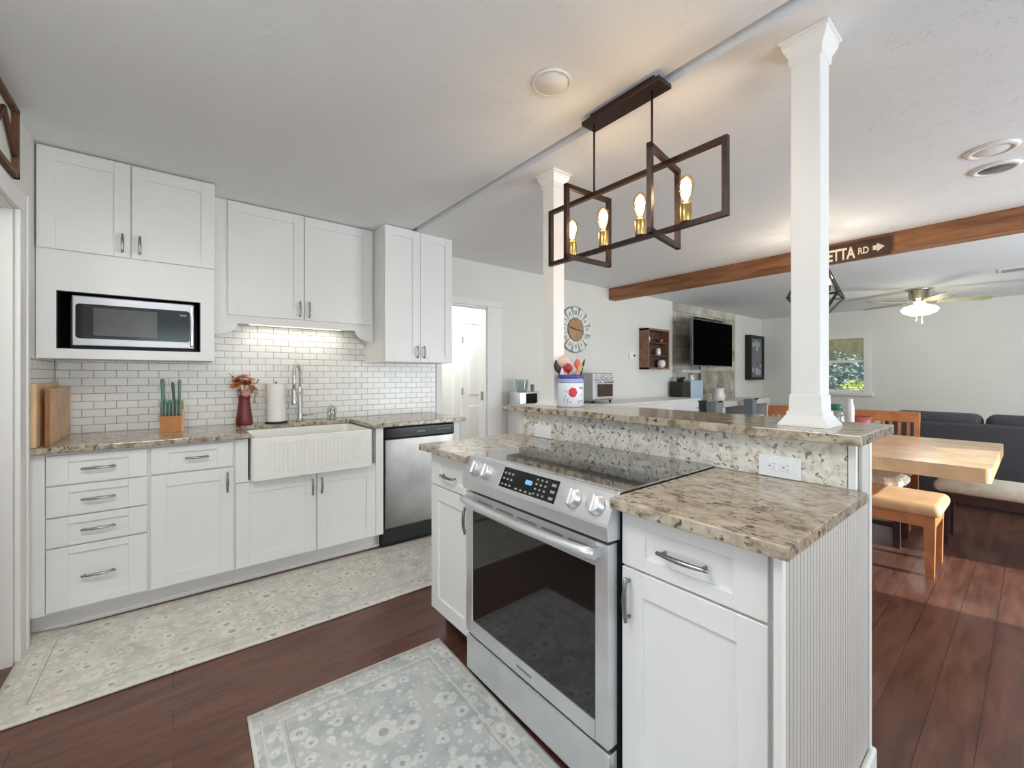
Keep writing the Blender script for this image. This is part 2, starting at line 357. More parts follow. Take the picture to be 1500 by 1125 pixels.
def struct(o): o['kind'] = 'structure'; return o
def lab(o, t): o['label'] = t; return o
def copy_tree(o, parent=None):
    c = o.copy(); COL.objects.link(c)
    if parent is not None: c.parent = parent
    for ch in list(o.children): copy_tree(ch, c)
    return c
def frame(origin, u, v, w):
    M = Matrix.Identity(4)
    for i in range(3): M[i][0] = u[i]; M[i][1] = w[i]; M[i][2] = v[i]; M[i][3] = origin[i]
    return M   # local x = along u, y = outward, z = v
def text_mesh(txt, size, depth, M, m, name, parent, font_scale=(1, 1), bold=0):
    c = bpy.data.curves.new('lettering', 'FONT'); c.body = txt; c.size = size; c.extrude = depth; c.offset = size * bold; c.align_x = 'LEFT'
    t = bpy.data.objects.new('lettering', c); COL.objects.link(t)
    dg = bpy.context.evaluated_depsgraph_get(); me = bpy.data.meshes.new_from_object(t.evaluated_get(dg))
    COL.objects.unlink(t); bpy.data.objects.remove(t); bpy.data.curves.remove(c)
    b = MB(M); b.add([(v.co.x * font_scale[0], v.co.z, v.co.y * font_scale[1]) for v in me.vertices], [list(p.vertices) for p in me.polygons])
    bpy.data.meshes.remove(me); return b.build(name, m, parent)

# ------------------------------------------------------------------ the setting
ZK, ZL, XS = 2.424, 2.408, 1.53          # kitchen ceiling, lower ceiling, step between them
YW, XW, YR, XL = 3.55, 9.45, -3.2, -.54
struct(MB().add([(-2.62, YR, 0), (XW, YR, 0), (XW, 6, 0), (-2.62, 6, 0), (-2.62, YR, -.1), (XW, YR, -.1), (XW, 6, -.1), (-2.62, 6, -.1)], [(0, 1, 2, 3), (7, 6, 5, 4), (0, 4, 5, 1), (1, 5, 6, 2), (2, 6, 7, 3), (3, 7, 4, 0)]).build('floor', floor_m, loc=(0, 0, 0)))
struct(MB().box(-2.62, XS - .036, YR, YW, ZK, ZK + .15).box(XS - .036, XS, YR, YW, ZK + .035, ZK + .15).box(XS, XW, YR, YW, ZL, ZK + .15).box(-2.62, XW, YW, 6, ZL, ZK + .15).build('ceiling', ceil_m, loc=(0, 0, 2.4)))  # narrow groove added beside the step so the seam falls dark
# back wall with the hallway opening (1.98..2.52) and the stone niche
OX0, OX1, OZ = 1.985, 2.52, 1.965
w = MB().box(-.70, OX0, YW, YW + .12, 0, ZK).box(OX0, OX1, YW, YW + .12, OZ, ZK).box(OX1, 6.06, YW, YW + .12, 0, ZK).box(6.06, 8.24, YW + .06, YW + .12, 0, ZK).box(8.24, XW + .12, YW, YW + .12, 0, ZK)
struct(w.build('wall_back', wall_paint, loc=(0, 0, 0)))
struct(box(6.062, 8.238, YW + .012, YW + .058, 0, ZL).build('wall_stone', stone_m, loc=(0, 0, 0)))
# left wall: doorway then window behind the camera
w = MB().box(XL - .12, XL, 2.785, YW, 0, ZK).box(XL - .12, XL, 1.95, 2.785, 1.99, ZK).box(XL - .12, XL, 1.4, 1.95, 0, ZK)
struct(w.build('wall_left', wall_paint, loc=(0, 0, 0)))
# unseen nook beside the camera, added so its window lights the island evenly
XN = -2.62
w = MB().box(XN, XL - .12, 1.4, 1.52, 0, ZK).box(XN - .12, XN, 1.1, YW + .12, 0, ZK).box(XN - .12, XN, -2.1, 1.1, 2.25, ZK).box(XN - .12, XN, -2.1, 1.1, 0, .5).box(XN - .12, XN, YR - .12, -2.1, 0, ZK).box(XN, -.66, YW, YW + .12, 0, ZK)
struct(w.build('wall_nook', wall_paint, loc=(0, 0, 0)))
# rear wall (behind the camera): window and glass door added to let light in
w = MB().box(XN, -.5, YR - .12, YR, 0, ZK).box(-.5, 1.5, YR - .12, YR, 0, .7).box(-.5, 1.5, YR - .12, YR, 2.2, ZK).box(1.5, 3.9, YR - .12, YR, 0, ZK).box(3.9, 5.0, YR - .12, YR, 2.34, ZK).box(5.0, 5.5, YR - .12, YR, 0, ZK).box(5.5, 6.9, YR - .12, YR, 2.15, ZK).box(5.5, 6.9, YR - .12, YR, 0, .9).box(6.9, XW + .12, YR - .12, YR, 0, ZK)
struct(w.build('wall_rear', wall_paint, loc=(0, 0, 0)))
# right wall with the window
WY0, WY1, WZ0, WZ1 = 1.87, 2.46, .95, 1.93
w = MB().box(XW, XW + .12, YR, WY0, 0, ZK).box(XW, XW + .12, WY1, YW, 0, ZK).box(XW, XW + .12, WY0, WY1, 0, WZ0).box(XW, XW + .12, WY0, WY1, WZ1, ZK)
struct(w.build('wall_right', wall_paint, loc=(0, 0, 0)))
# hallway beyond the opening
w = MB().box(1.3, 4.4, 4.75, 4.87, 0, ZL).box(1.2, 1.2995, YW + .1205, 4.87, 0, ZL).box(4.4005, 4.5, YW + .1205, 4.87, 0, ZL)
struct(w.build('wall_hallway', wall_paint, loc=(0, 0, 0)))

# windows and doors
def sash_window(name, x, y0, y1, z0, z1, sgn):
    fr = MB()
    for a, b_ in ((y0 - .07, y0 + .025), (y1 - .025, y1 + .07)): fr.box(x - .02, x + .09, a, b_, z0 - .03, z1 + .03)
    fr.box(x - .025, x + .09, y0 - .07, y1 + .07, z1 - .01, z1 + .09, .004).box(x - .05, x + .09, y0 - .10, y1 + .10, z0 - .05, z0 + .005, .004)
    zm = z0 + (z1 - z0) * .57
    fr.box(x + .02, x + .06, y0, y1, zm - .025, zm + .025); fr.box(x + .02, x + .06, y0, y1, z0, z0 + .05)
    o = struct(fr.build(name, trim_paint)); p = MB().box(x + .035, x + .041, y0, y1, z0, z1).build('pane', window_glass, o); return o
sash_window('window_1', XW, WY0, WY1, WZ0, WZ1, 1)
o = struct(MB().box(XN - .10, XN - .02, -2.1, -2.04, .5, 2.25).box(XN - .10, XN - .02, 1.04, 1.1, .5, 2.25).box(XN - .10, XN - .02, -.53, -.47, .5, 2.25).box(XN - .10, XN - .02, -2.1, 1.1, .5, .56).box(XN - .10, XN - .02, -2.1, 1.1, 2.19, 2.25).build('window_2', trim_paint))
MB().box(XN - .065, XN - .06, -2.1, 1.1, .5, 2.25).build('pane', window_glass, o)
o = struct(MB().box(-.5, -.44, YR - .1, YR - .02, .7, 2.2).box(1.44, 1.5, YR - .1, YR - .02, .7, 2.2).box(.47, .53, YR - .1, YR - .02, .7, 2.2).box(-.5, 1.5, YR - .1, YR - .02, .7, .76).box(-.5, 1.5, YR - .1, YR - .02, 2.14, 2.2).build('window_3', trim_paint))
MB().box(-.5, 1.5, YR - .065, YR - .06, .7, 2.2).build('pane', window_glass, o)
o = struct(MB().box(3.9, 3.96, YR - .1, YR - .02, 0, 2.34).box(4.94, 5.0, YR - .1, YR - .02, 0, 2.34).box(3.96, 4.94, YR - .1, YR - .02, 2.28, 2.34).box(3.96, 4.94, YR - .1, YR - .02, 0, .06).build('door_2', trim_paint))
MB().box(3.96, 4.94, YR - .065, YR - .06, .06, 2.28).build('pane', window_glass, o)
o = struct(MB().box(5.5, 5.56, YR - .1, YR - .02, .9, 2.15).box(6.84, 6.9, YR - .1, YR - .02, .9, 2.15).box(5.56, 6.84, YR - .1, YR - .02, 2.09, 2.15).box(5.56, 6.84, YR - .1, YR - .02, .9, .96).build('window_4', trim_paint))
MB().box(5.56, 6.84, YR - .065, YR - .06, .96, 2.09).build('pane', window_glass, o)
struct(MB().box(-6, 3.3, -7.4, -7.2, -.3, 4.2).box(6.2, 14, -7.4, -7.2, -.3, 4.2).build('wall_sun_block', wall_paint))  # unseen wall added to keep low sun out of the kitchen rear window
# hallway door leaf with its hinges
dr = box(2.935, 3.62, 4.70, 4.735, .01, 1.93, .003)
dr.box(3.04, 3.51, 4.69, 4.6995, .25, .85, .004).box(3.04, 3.51, 4.69, 4.6995, 1.0, 1.78, .004)
o = struct(dr.build('door_1', trim_paint))
for z in (.3, 1.05, 1.72): MB().box(2.925, 2.955, 4.684, 4.6995, z - .045, z + .045, .003).build('hinge', mat('satin_hinge', (168, 170, 172), .5, .3, noise=.03), o)
MB().lathe(3.55, .95, [(0.001, -.05), (.026, -.045), (.03, -.03), (.018, -.015), (.012, 0)], 16, 'y', 4.69).build('door_knob', nickel, o)
struct(MB().box(2.83, 2.93, 4.72, 4.7495, 0, 1.939).box(3.625, 3.72, 4.72, 4.7495, 0, 1.939).box(2.83, 3.72, 4.72, 4.7495, 1.94, 2.03).build('trim_1', trim_paint))
# opening trim, reveal and latch
struct(MB().box(OX1, OX1 + .185, YW - .018, YW - .0005, 0, OZ, .003).box(1.93, OX1 + .185, YW - .018, YW - .0005, OZ + .0005, OZ + .06, .003).box(1.93, OX0, YW - .016, YW - .0005, 0, OZ, .003).box(OX1 - .012, OX1 - .0005, YW + .0005, YW + .1195, 0, OZ - .013).box(OX0 + .0005, OX0 + .012, YW + .0005, YW + .1195, 0, OZ - .013).box(OX0 + .0005, OX1 - .0005, YW + .0005, YW + .1195, OZ - .012, OZ - .0005).build('trim_2', trim_paint))
o = MB().box(OX1 - .016, OX1 - .012, YW + .045, YW + .085, 1.0, 1.09, .001).build('strike_plate', nickel); tag(o, 'small metal strike plate on the hallway door jamb', 'strike plate')
# left doorway casing
struct(MB().box(XL + .0005, XL + .02, 2.785, 2.903, 0, 1.985, .004).box(XL + .0205, XL + .028, 2.868, 2.903, 0, 2.07, .002).box(XL + .0005, XL + .02, 1.85, 2.903, 1.9855, 2.07, .004).box(XL + .0005, XL + .02, 1.85, 1.949, 0, 1.985, .004).box(XL - .1195, XL - .0005, 2.772, 2.7845, 0, 1.976).box(XL - .1195, XL - .0005, 1.951, 2.7845, 1.977, 1.9895).build('trim_3', trim_paint))
struct(MB().box(2.71, 6.06, YW - .015, YW, 0, .11, .004).box(8.24, XW, YW - .015, YW, 0, .11, .004).build('baseboard_back', trim_paint))
struct(MB().box(XW - .015, XW, YR, YW, 0, .11, .004).build('baseboard_right', trim_paint))
# tile: sink wall and the return on the left wall
struct(MB().box(XL + .012, 1.925, YW - .010, YW - .001, .915, 2.0).box(XL + .001, XL + .009, 2.915, YW - .010, .915, 1.345).build('trim_4', tile_m, loc=(-.031, 3.5, .9155)))
# half wall behind the island, beadboard end panel, post strips, base shoe
struct(MB().box(1.602, 1.69, .335, 1.925, 0, 1.054).build('wall_bar', trim_paint, loc=(0, 0, 0)))
bd = MB()
poly = []
x = 1.0
while x < 1.684:
    x2 = min(x + .022, 1.684); poly += [(x, .328), (x2 - .005, .328), (x2 - .0025, .3345)]; x = x2
poly += [(1.684, .328), (1.69, .328), (1.69, .344), (1.0, .344)]
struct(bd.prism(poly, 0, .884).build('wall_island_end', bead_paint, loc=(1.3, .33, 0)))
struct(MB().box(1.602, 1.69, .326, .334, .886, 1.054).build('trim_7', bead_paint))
struct(MB().box(.981, 1.0, .328, .346, .1, .884, .002).box(1.578, 1.6015, .335, .354, .916, 1.054, .001).box(1.684, 1.704, .322, .342, 0, 1.054, .003).build('trim_5', trim_paint))
struct(MB().box(1.0, 1.706, .310, .327, 0, .10, .006).box(1.69, 1.706, .327, 1.925, 0, .10, .006).build('baseboard_bar', trim_paint))
# cedar beam across the living-room ceiling
struct(MB().box(4.50, 4.64, YR, YW, 2.255, ZL - .001, .006).build('trim_6', beam_m, loc=(4.57, 0, 2.3)))

# ------------------------------------------------------------------ cabinet helpers (local x along the run, y outward, z up)
def shaker(M, x0, x1, z0, z1, t=.019, st=.066, rl=None):
    m = MB(M); g = .009; rl = rl or st
    m.box(x0, x0 + st, 0, t, z0, z1, .0015, 1).box(x1 - st, x1, 0, t, z0, z1, .0015, 1)
    m.box(x0 + st, x1 - st, 0, t, z1 - rl, z1, .0015, 1).box(x0 + st, x1 - st, 0, t, z0, z0 + rl, .0015, 1)
    m.box(x0 + st - .001, x1 - st + .001, 0, t - g, z0 + rl - .001, z1 - rl + .001); return m
def pull(M, c, L, vert, y=.019):
    pts = []; n = 12
    for i in range(n + 1):
        t = i / n * 2 - 1; a = t * L / 2; d = y + .026 - .008 * t * t
        pts.append((c[0], d, c[1] + a) if vert else (c[0] + a, d, c[1]))
    m = MB(M); m.tube(pts, [.0052 + .0022 * (1 - abs(i / n * 2 - 1)) for i in range(n + 1)], 8, .8)
    for e in (-1, 1):
        a = e * L * .40; p = (c[0], y - .001, c[1] + a) if vert else (c[0] + a, y - .001, c[1]); q = (p[0], y + .022, p[2]); m.cyl(p, q, .0045, n=10)
    return m
def door(M, root, x0, x1, z0, z1, hc=None, L=.13, vert=True, kind='door', st=.066):
    d = shaker(M, x0, x1, z0, z1, st=.074 if kind == 'drawer' else st, rl=.036 if kind == 'drawer' else None).build(kind, white_paint, root)
    if hc: pull(M, hc, L, vert).build('handle', nickel, d)
    return d

# ------------------------------------------------------------------ base cabinets of the sink wall
YF = 2.974                                # face-frame plane; doors stand 19 mm proud
MS = frame((0, YF, 0), (1, 0, 0), (0, 0, 1), (0, -1, 0))
def base_unit(label, x0, x1, ztop=.884, name='base_cabinet'):
    t = thing(name, label, 'cabinet', ((x0 + x1) / 2, YF, 0), 'white base cabinets under the sink counter')
    m = MB().box(x0, x1, YF, 3.535, .105, ztop); m.build('body', white_paint, t)
    k = MB().box(x0, x1, 3.045, 3.06, 0, .1045).box(x0, x1, 3.032, 3.0445, 0, .022, .004); k.build('toe_kick', trim_paint, t); return t
t = base_unit('white four-drawer base cabinet at the left end of the sink counter', -.535, -.100)
MB().box(-.535, -.476, 2.958, YF, .112, .878, .001).build('filler_strip', white_paint, t)
for z0, z1 in ((.727, .870), (.574, .720), (.428, .567), (.118, .421)):
    door(MS, t, -.472, -.107, z0, z1, (-.290, (z0 + z1) / 2), .125, False, 'drawer', .045)
t = base_unit('white base cabinet with one drawer over one door left of the sink', -.0995, .2845)
door(MS, t, -.093, .272, .727, .870, (.105, .80), .105, False, 'drawer', .045)
door(MS, t, -.093, .277, .114, .719, (.246, .637), .115, True)
t = base_unit('white double-door cabinet below the apron sink', .285, 1.186, .627)
door(MS, t, .289, .731, .114, .617, (.706, .535), .105, True); door(MS, t, .737, 1.128, .114, .617, (.762, .535), .105, True)
MB().box(1.131, 1.184, 2.957, YF, .112, .878, .001).box(1.131, 1.186, YF, 3.53, .627, .884).build('filler_strip', white_paint, t)
MB().box(.285, .350, YF - .016, YF, .622, .878, .001).build('filler_strip', white_paint, t)

# dishwasher
t = thing('dishwasher', 'stainless dishwasher with black control strip right of the sink', 'dishwasher', (1.48, 2.96, 0))
MB().box(1.190, 1.772, 2.985, 3.53, .02, .878).build('body', black_matte, t)
MB().box(1.196, 1.768, 2.952, 2.985, .138, .790, .006).build('door', mat('brushed_dishwasher_steel', (142, 139, 135), .3, 1, noise=.12, nscale=3), t)
p = MB().box(1.194, 1.770, 2.946, 2.985, .794, .874, .006).build('control_panel', black_gloss, t)
for i in range(4): MB().box(1.62 + i * .032, 1.64 + i * .032, 2.9445, 2.947, .835, .841).build('button', key_print, p)
MB().box(1.445, 1.515, 2.945, 2.9465, .829, .838, .0005).build('badge', key_print, p)
MB().box(1.188, 1.772, 3.0, 3.02, 0, .132).build('kick_plate', black_matte, t)
o = MB().box(1.776, 1.832, 2.972, 3.535, 0, .884, .002).build('cabinet_gable', white_paint); tag(o, 'white gable board right of the dishwasher', 'gable board')

# countertop of the sink wall (one slab, cut out round the sink)
SX0, SX1, SY1 = .357, 1.088, 3.385
c = MB().box(-.538, SX0, 2.92, 3.538, .885, .915, .005).box(SX1, 1.862, 2.92, 3.538, .885, .915, .005).box(SX0 - .006, SX1 + .006, SY1, 3.538, .885, .915, .005)
tag(c.build('countertop', granite), 'long tan granite countertop on the sink-wall cabinets', 'countertop')

# apron sink
t = thing('farmhouse_sink', 'white fluted apron-front farmhouse sink set in the granite counter', 'sink', (.72, 3.1, .63))
YA = 2.893
def rrect(x0, x1, y0, y1, r, n=5, yy=None):
    pts = []
    for cx_, cy_, a0 in ((x1 - r, y1 - r, 0), (x0 + r, y1 - r, 90), (x0 + r, y0 + r, 180), (x1 - r, y0 + r, 270)):
        for i in range(n + 1): a = R(a0 + 90 * i / n); pts.append((cx_ + r * math.cos(a), cy_ + r * math.sin(a)))
    return pts
b_ = MB(); o1 = rrect(SX0 + .003, SX1 - .003, YA, SY1 + .02, .022); rim = rrect(SX0 + .008, SX1 - .008, YA + .005, SY1 + .015, .02)
i1 = rrect(SX0 + .030, SX1 - .030, YA + .032, SY1 - .012, .04); i2 = rrect(SX0 + .045, SX1 - .045, YA + .045, SY1 - .025, .05)
loops = [(o1, .63), (o1, .876), (rim, .883), (i1, .883), (i1, .872), (i2, .665)]; n = len(o1); vs = []; fs = []
for lp, z in loops: vs += [(p[0], p[1], z) for p in lp]
for k in range(len(loops) - 1):
    for i in range(n): j = (i + 1) % n; fs.append((k * n + i, k * n + j, (k + 1) * n + j, (k + 1) * n + i))
fs.append(tuple(range((len(loops) - 1) * n, len(loops) * n))); fs.append(tuple(range(n))[::-1])
b_.add(vs, fs); b_.build('basin', porcelain, t)
fl = MB(); poly = [(SX0 + .10, YA + .002)]
x = SX0 + .10
while x < SX1 - .10:
    poly += [(x + .003, YA - .0045), (x + .020, YA - .0045), (x + .023, YA - .0005)]; x += .0245
poly += [(x, YA + .002)]
fl.prism(poly, .672, .850); fl.build('fluted_apron', porcelain, t)
MB().lathe(.72, 3.14, [(.045, .6655), (.045, .668), (.02, .667), (.001, .667)], 20).build('drain', chrome, t)

# faucet
t = thing('kitchen_faucet', 'brushed spring-neck kitchen faucet behind the apron sink', 'faucet', (.742, 3.46, .915))
MB().lathe(.742, 3.46, [(.028, .9155), (.028, .922), (.019, .93), (.0165, .94), (.0165, 1.16), (.012, 1.17)], 18).build('body', faucet_steel, t)
arc = [(.742, 3.46, 1.165), (.742, 3.46, 1.25)] + [(.742 - .034 * (1 - math.cos(a)), 3.46 - .065 * (1 - math.cos(a)), 1.27 + .068 * math.sin(a)) for a in [math.pi * i / 10 for i in range(11)]] + [(.674, 3.33, 1.2), (.674, 3.33, 1.16)]
MB().tube(arc, .009, 10).build('spring_neck', faucet_steel, t)
hel = []
A_ = [Vector(p) for p in arc[1:-1]]; nseg = len(A_) - 1
for i in range(nseg * 24 + 1):
    f = i / 24; k = min(int(f), nseg - 1); q = A_[k].lerp(A_[k + 1], f - k); d = (A_[k + 1] - A_[k]).normalized(); a_ = Vector((.62, -.36, 0)).cross(d); a_ = a_.normalized(); b_2 = d.cross(a_)
    th = i * 2 * math.pi / 8; hel.append(q + (a_ * math.cos(th) + b_2 * math.sin(th)) * .0105)
MB().tube(hel, .0022, 5).build('coil', chrome, t)
MB().lathe(.674, 3.33, [(.012, 1.17), (.015, 1.15), (.0165, 1.08), (.02, 1.06), (.019, 1.045), (.001, 1.045)], 16).build('spray_head', faucet_steel, t)
MB().bar((.742, 3.455, 1.13), (.674, 3.335, 1.125), .012, .012).build('holder_arm', faucet_steel, t)
MB().cyl((.756, 3.455, .962), (.83, 3.43, .966), .0085, .0075, 12).build('lever', faucet_steel, t)

# ------------------------------------------------------------------ upper cabinets
YU = 3.14; MU = frame((0, YU, 0), (1, 0, 0), (0, 0, 1), (0, -1, 0))
t = thing('microwave_cabinet', 'white wall cabinet with two doors above the built-in microwave', 'cabinet', (-.17, 3.3, 1.345), 'white wall cabinets')
m = MB().box(-.536, -.466, YU, 3.536, 1.345, 2.421).box(.128, .196, YU, 3.536, 1.345, 2.421).box(-.466, .128, YU, 3.536, 1.345, 1.396).box(-.466, .128, YU, 3.536, 1.694, 2.421).box(-.466, .128, 3.50, 3.536, 1.396, 1.694)
m.build('body', white_paint, t)
MB().box(-.466, -.462, YU + .004, 3.5, 1.396, 1.694).box(.124, .128, YU + .004, 3.5, 1.396, 1.694).box(-.462, .124, YU + .004, 3.5, 1.69, 1.694).box(-.462, .124, YU + .004, 3.5, 1.396, 1.399).box(-.462, .124, 3.495, 3.5, 1.399, 1.69).build('niche_lining', black_matte, t)
door(MU, t, -.531, -.183, 1.902, 2.414, (-.214, 1.975), .10); door(MU, t, -.177, .197, 1.902, 2.414, (-.143, 1.975), .10)
# microwave
t = thing('microwave', 'stainless microwave with black glass door in the wall cabinet niche', 'microwave', (-.16, 3.3, 1.40))
MB().box(-.405, .095, 3.165, 3.48, 1.412, 1.675).box(-.405, .095, 3.2, 3.46, 1.3995, 1.412).build('body', black_matte, t)
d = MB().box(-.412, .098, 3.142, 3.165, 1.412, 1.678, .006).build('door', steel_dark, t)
g = MB(frame((0, 3.142, 0), (1, 0, 0), (0, 0, 1), (0, -1, 0))).prism(rrect(-.397, .078, 1.452, 1.635, .016), -.001, .003, 'y').build('glass', black_gloss, d)
MB().box(-.33, -.07, 3.1375, 3.139, 1.470, 1.617).build('viewing_window', mat('smoked_window', (78, 74, 73), .18, noise=.05), d)
MB().box(.079, .096, 3.122, 3.142, 1.425, 1.668, .006).build('handle', chrome, d)
MB().box(.03, .062, 3.137, 3.1392, 1.604, 1.612).build('clock_display', key_print, d)
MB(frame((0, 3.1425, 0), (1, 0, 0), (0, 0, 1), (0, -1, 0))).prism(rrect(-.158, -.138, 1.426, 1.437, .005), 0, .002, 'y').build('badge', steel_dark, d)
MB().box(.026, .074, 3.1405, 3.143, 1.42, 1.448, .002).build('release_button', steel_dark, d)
# over-sink cabinet
YM = 3.356; MM = frame((0, YM, 0), (1, 0, 0), (0, 0, 1), (0, -1, 0))
t = thing('sink_wall_cabinet', 'white wall cabinet with scalloped valance above the sink', 'cabinet', (.73, 3.45, 1.53), 'white wall cabinets')
MB().box(.198, 1.258, YM, 3.536, 1.635, 2.421).build('body', white_paint, t)
val = [(.198, 1.636), (.198, 1.525)]
for i in range(9): a = R(90 * i / 8); val.append((.228 + .11 * math.sin(a), 1.525 + .085 * (1 - math.cos(a)) * .9 + .006 * (i > 0)))
vr = [(1.456 - p[0], p[1]) for p in val[1:]][::-1]
val = val + vr + [(1.258, 1.636)]
MB().prism(val, YM, YM + .018, 'y').build('valance', white_paint, t)
door(MM, t, .282, .742, 1.660, 2.414, (.714, 1.735), .115); door(MM, t, .748, 1.238, 1.660, 2.414, (.776, 1.735), .115)
# under-cabinet light
t = thing('under_cabinet_light', 'slim light bar fixed under the sink wall cabinet', 'light', (.73, 3.47, 1.615))
MB().box(.40, 1.06, 3.44, 3.50, 1.618, 1.6345, .003).build('housing', trim_paint, t)
MB().box(.42, 1.04, 3.447, 3.493, 1.6145, 1.618).build('diffuser', mat('warm_diffuser', (255, 246, 226), .4, emit=2.0, ecol=(255, 244, 220)), t)
d = daylight('under_cabinet_glow', (.73, 3.46, 1.610), (R(-8), 0, 0), .62, .04, .9, (1, .95, .86))
# right cabinet
t = thing('end_wall_cabinet', 'tall white two-door wall cabinet above the dishwasher', 'cabinet', (1.56, 3.3, 1.36), 'white wall cabinets')
MB().box(1.262, 1.856, YU, 3.536, 1.362, 2.421).build('body', white_paint, t)
door(MU, t, 1.264, 1.557, 1.365, 2.414, (1.530, 1.445), .10); door(MU, t, 1.561, 1.854, 1.365, 2.414, (1.588, 1.445), .10)

# ------------------------------------------------------------------ things on the sink counter
def board(label, x0, x1, y0, y1, z1, tilt):
    t = MB().box(x0 + .0, x1, y0, y1, .9155, z1, .004).build('cutting_board', maple)
    tag(t, label, 'cutting board', 'cutting boards leaning by the left wall')
    MB().box(x0 + .001, x1 - .001, y0 - .0035, y0, .917, z1 - .002, .001).build('edge', oak_edge if tilt else maple, t); return t
board('large pale wooden cutting board against the left wall behind the smaller one', -.531, -.500, 2.945, 3.45, 1.217, 0)
board('smaller wooden cutting board with a brown front edge, in front', -.484, -.464, 3.0, 3.505, 1.192, 1)

t = thing('knife_block', 'orange bamboo knife block on the sink counter', 'knife block', (-.008, 3.34, .9155))
MB().prism([(3.272, .9155), (3.272, 1.012), (3.312, 1.022), (3.318, 1.075), (3.395, 1.09), (3.41, .9155)], -.062, .038, 'x').build('block', bamboo, t)
MB().prism([(3.276, .9155), (3.290, 1.05), (3.395, 1.098), (3.41, .9155)], .0385, .052, 'x').build('side_slab', pale_wood, t)
def knife(label, x, base, top, r, m, dx=0):
    t = tag(bpy.data.objects.new('kitchen_knife', None), label, 'knife', 'teal-handled knives in the block'); t.location = (x, base[0], base[1]); COL.objects.link(t)
    B, T = Vector((x, base[0], base[1])), Vector((x + dx, top[0], top[1])); L = T - B
    MB().tube([B + L * f for f in (0, .15, .5, .85, 1)], [r * .8, r, r * .88, r * 1.1, r * .8], 8, 1.35, (0, 1, 0)).build('handle', m, t)
    MB().bar(B - L * .35, B + L * .02, .0016, .014, (0, 1, 0)).build('blade', steel, t)
ordn = ['first', 'second', 'third', 'fourth', 'fifth', 'sixth']
for i in range(6): knife('teal steak knife in the front row of the block, %s from the left' % ordn[i], -.052 + i * .0172, (3.285, 1.013), (3.296, 1.108), .0068, teal)
knife('big teal chef knife at the left of the knife block back row', -.045, (3.335, 1.08), (3.345, 1.236), .0105, teal, -.006)
knife('dark green utility knife in the middle of the block back row', .006, (3.34, 1.08), (3.35, 1.215), .008, teal_dark, -.008)
knife('teal carving knife at the right of the knife block back row', .030, (3.34, 1.08), (3.35, 1.232), .008, teal, .002)

# vase with autumn flowers
VX, VY = .383, 3.425
t = thing('flower_vase', 'burgundy ceramic vase of autumn flowers on the sink counter', 'vase', (VX, VY, .9155))
MB().lathe(VX, VY, [(.001, .9155), (.045, .9155), (.051, .925), (.050, .955), (.044, 1.0), (.037, 1.05), (.034, 1.085), (.038, 1.12), (.034, 1.12), (.03, 1.085), (.03, .96), (.001, .95)], 28).build('body', burgundy, t)
def flower(label, m, cm, tip, r, npet, group):
    t = tag(bpy.data.objects.new('flower', None), label, 'flower', group); t.location = (VX, VY, 1.0); COL.objects.link(t)
    T = Vector(tip); B = Vector((VX, VY, .98)); M_ = Vector((VX + (T.x - VX) * .25, VY + (T.y - VY) * .25, 1.12))
    MB().tube([B, M_, T], .0018, 6).build('stem', leaf_d, t)
    d = (T - M_).normalized(); a = d.orthogonal().normalized(); b = d.cross(a); p = MB()
    for k in range(npet):
        for ring, rr, lift in ((0, 1, .25), (1, .65, .6)):
            th = 2 * math.pi * (k + ring * .5) / npet; e = a * math.cos(th) + b * math.sin(th); s_ = d.cross(e)
            L = r * rr; pts = [T, T + e * L * .5 + s_ * L * .28 + d * L * lift * .5, T + e * L + d * L * lift, T + e * L * .5 - s_ * L * .28 + d * L * lift * .5]
            p.add(pts + [q + d * .0015 for q in pts], [(0, 1, 2, 3), (7, 6, 5, 4), (0, 4, 5, 1), (1, 5, 6, 2), (2, 6, 7, 3), (3, 7, 4, 0)])
    p.build('petals', m, t); MB().sphere(T + d * r * .15, r * .3, 8, 6).build('flower_center', cm, t)
FL = [('orange flower facing out on the left of the vase bouquet', pet_o, pet_r, (-.045, -.045, 1.185), .032), ('orange flower low on the right of the vase bouquet', pet_o, pet_r, (.045, -.03, 1.165), .026),
      ('peach flower at the top of the vase bouquet', pet_p, pet_o, (-.005, -.015, 1.245), .036), ('peach flower at the upper right of the vase bouquet', pet_p, pet_o, (.03, -.025, 1.225), .030),
      ('rust-red flower in the middle of the vase bouquet', pet_r, dark_wood, (.0, -.05, 1.20), .034), ('dark rust flower at the upper left of the vase bouquet', pet_r, dark_wood, (-.04, -.02, 1.215), .028),
      ('small pink flower at the vase rim', pet_k, pet_p, (.002, -.055, 1.135), .022), ('peach flower behind on the far left of the vase bouquet', pet_p, pet_o, (-.03, .02, 1.235), .026)]
for l, m, cm, d, r in FL: flower(l, m, cm, (VX + d[0] * 1.1, VY + d[1] * 1.1, d[2]), r * 1.35, 12, 'autumn flowers in the burgundy vase')
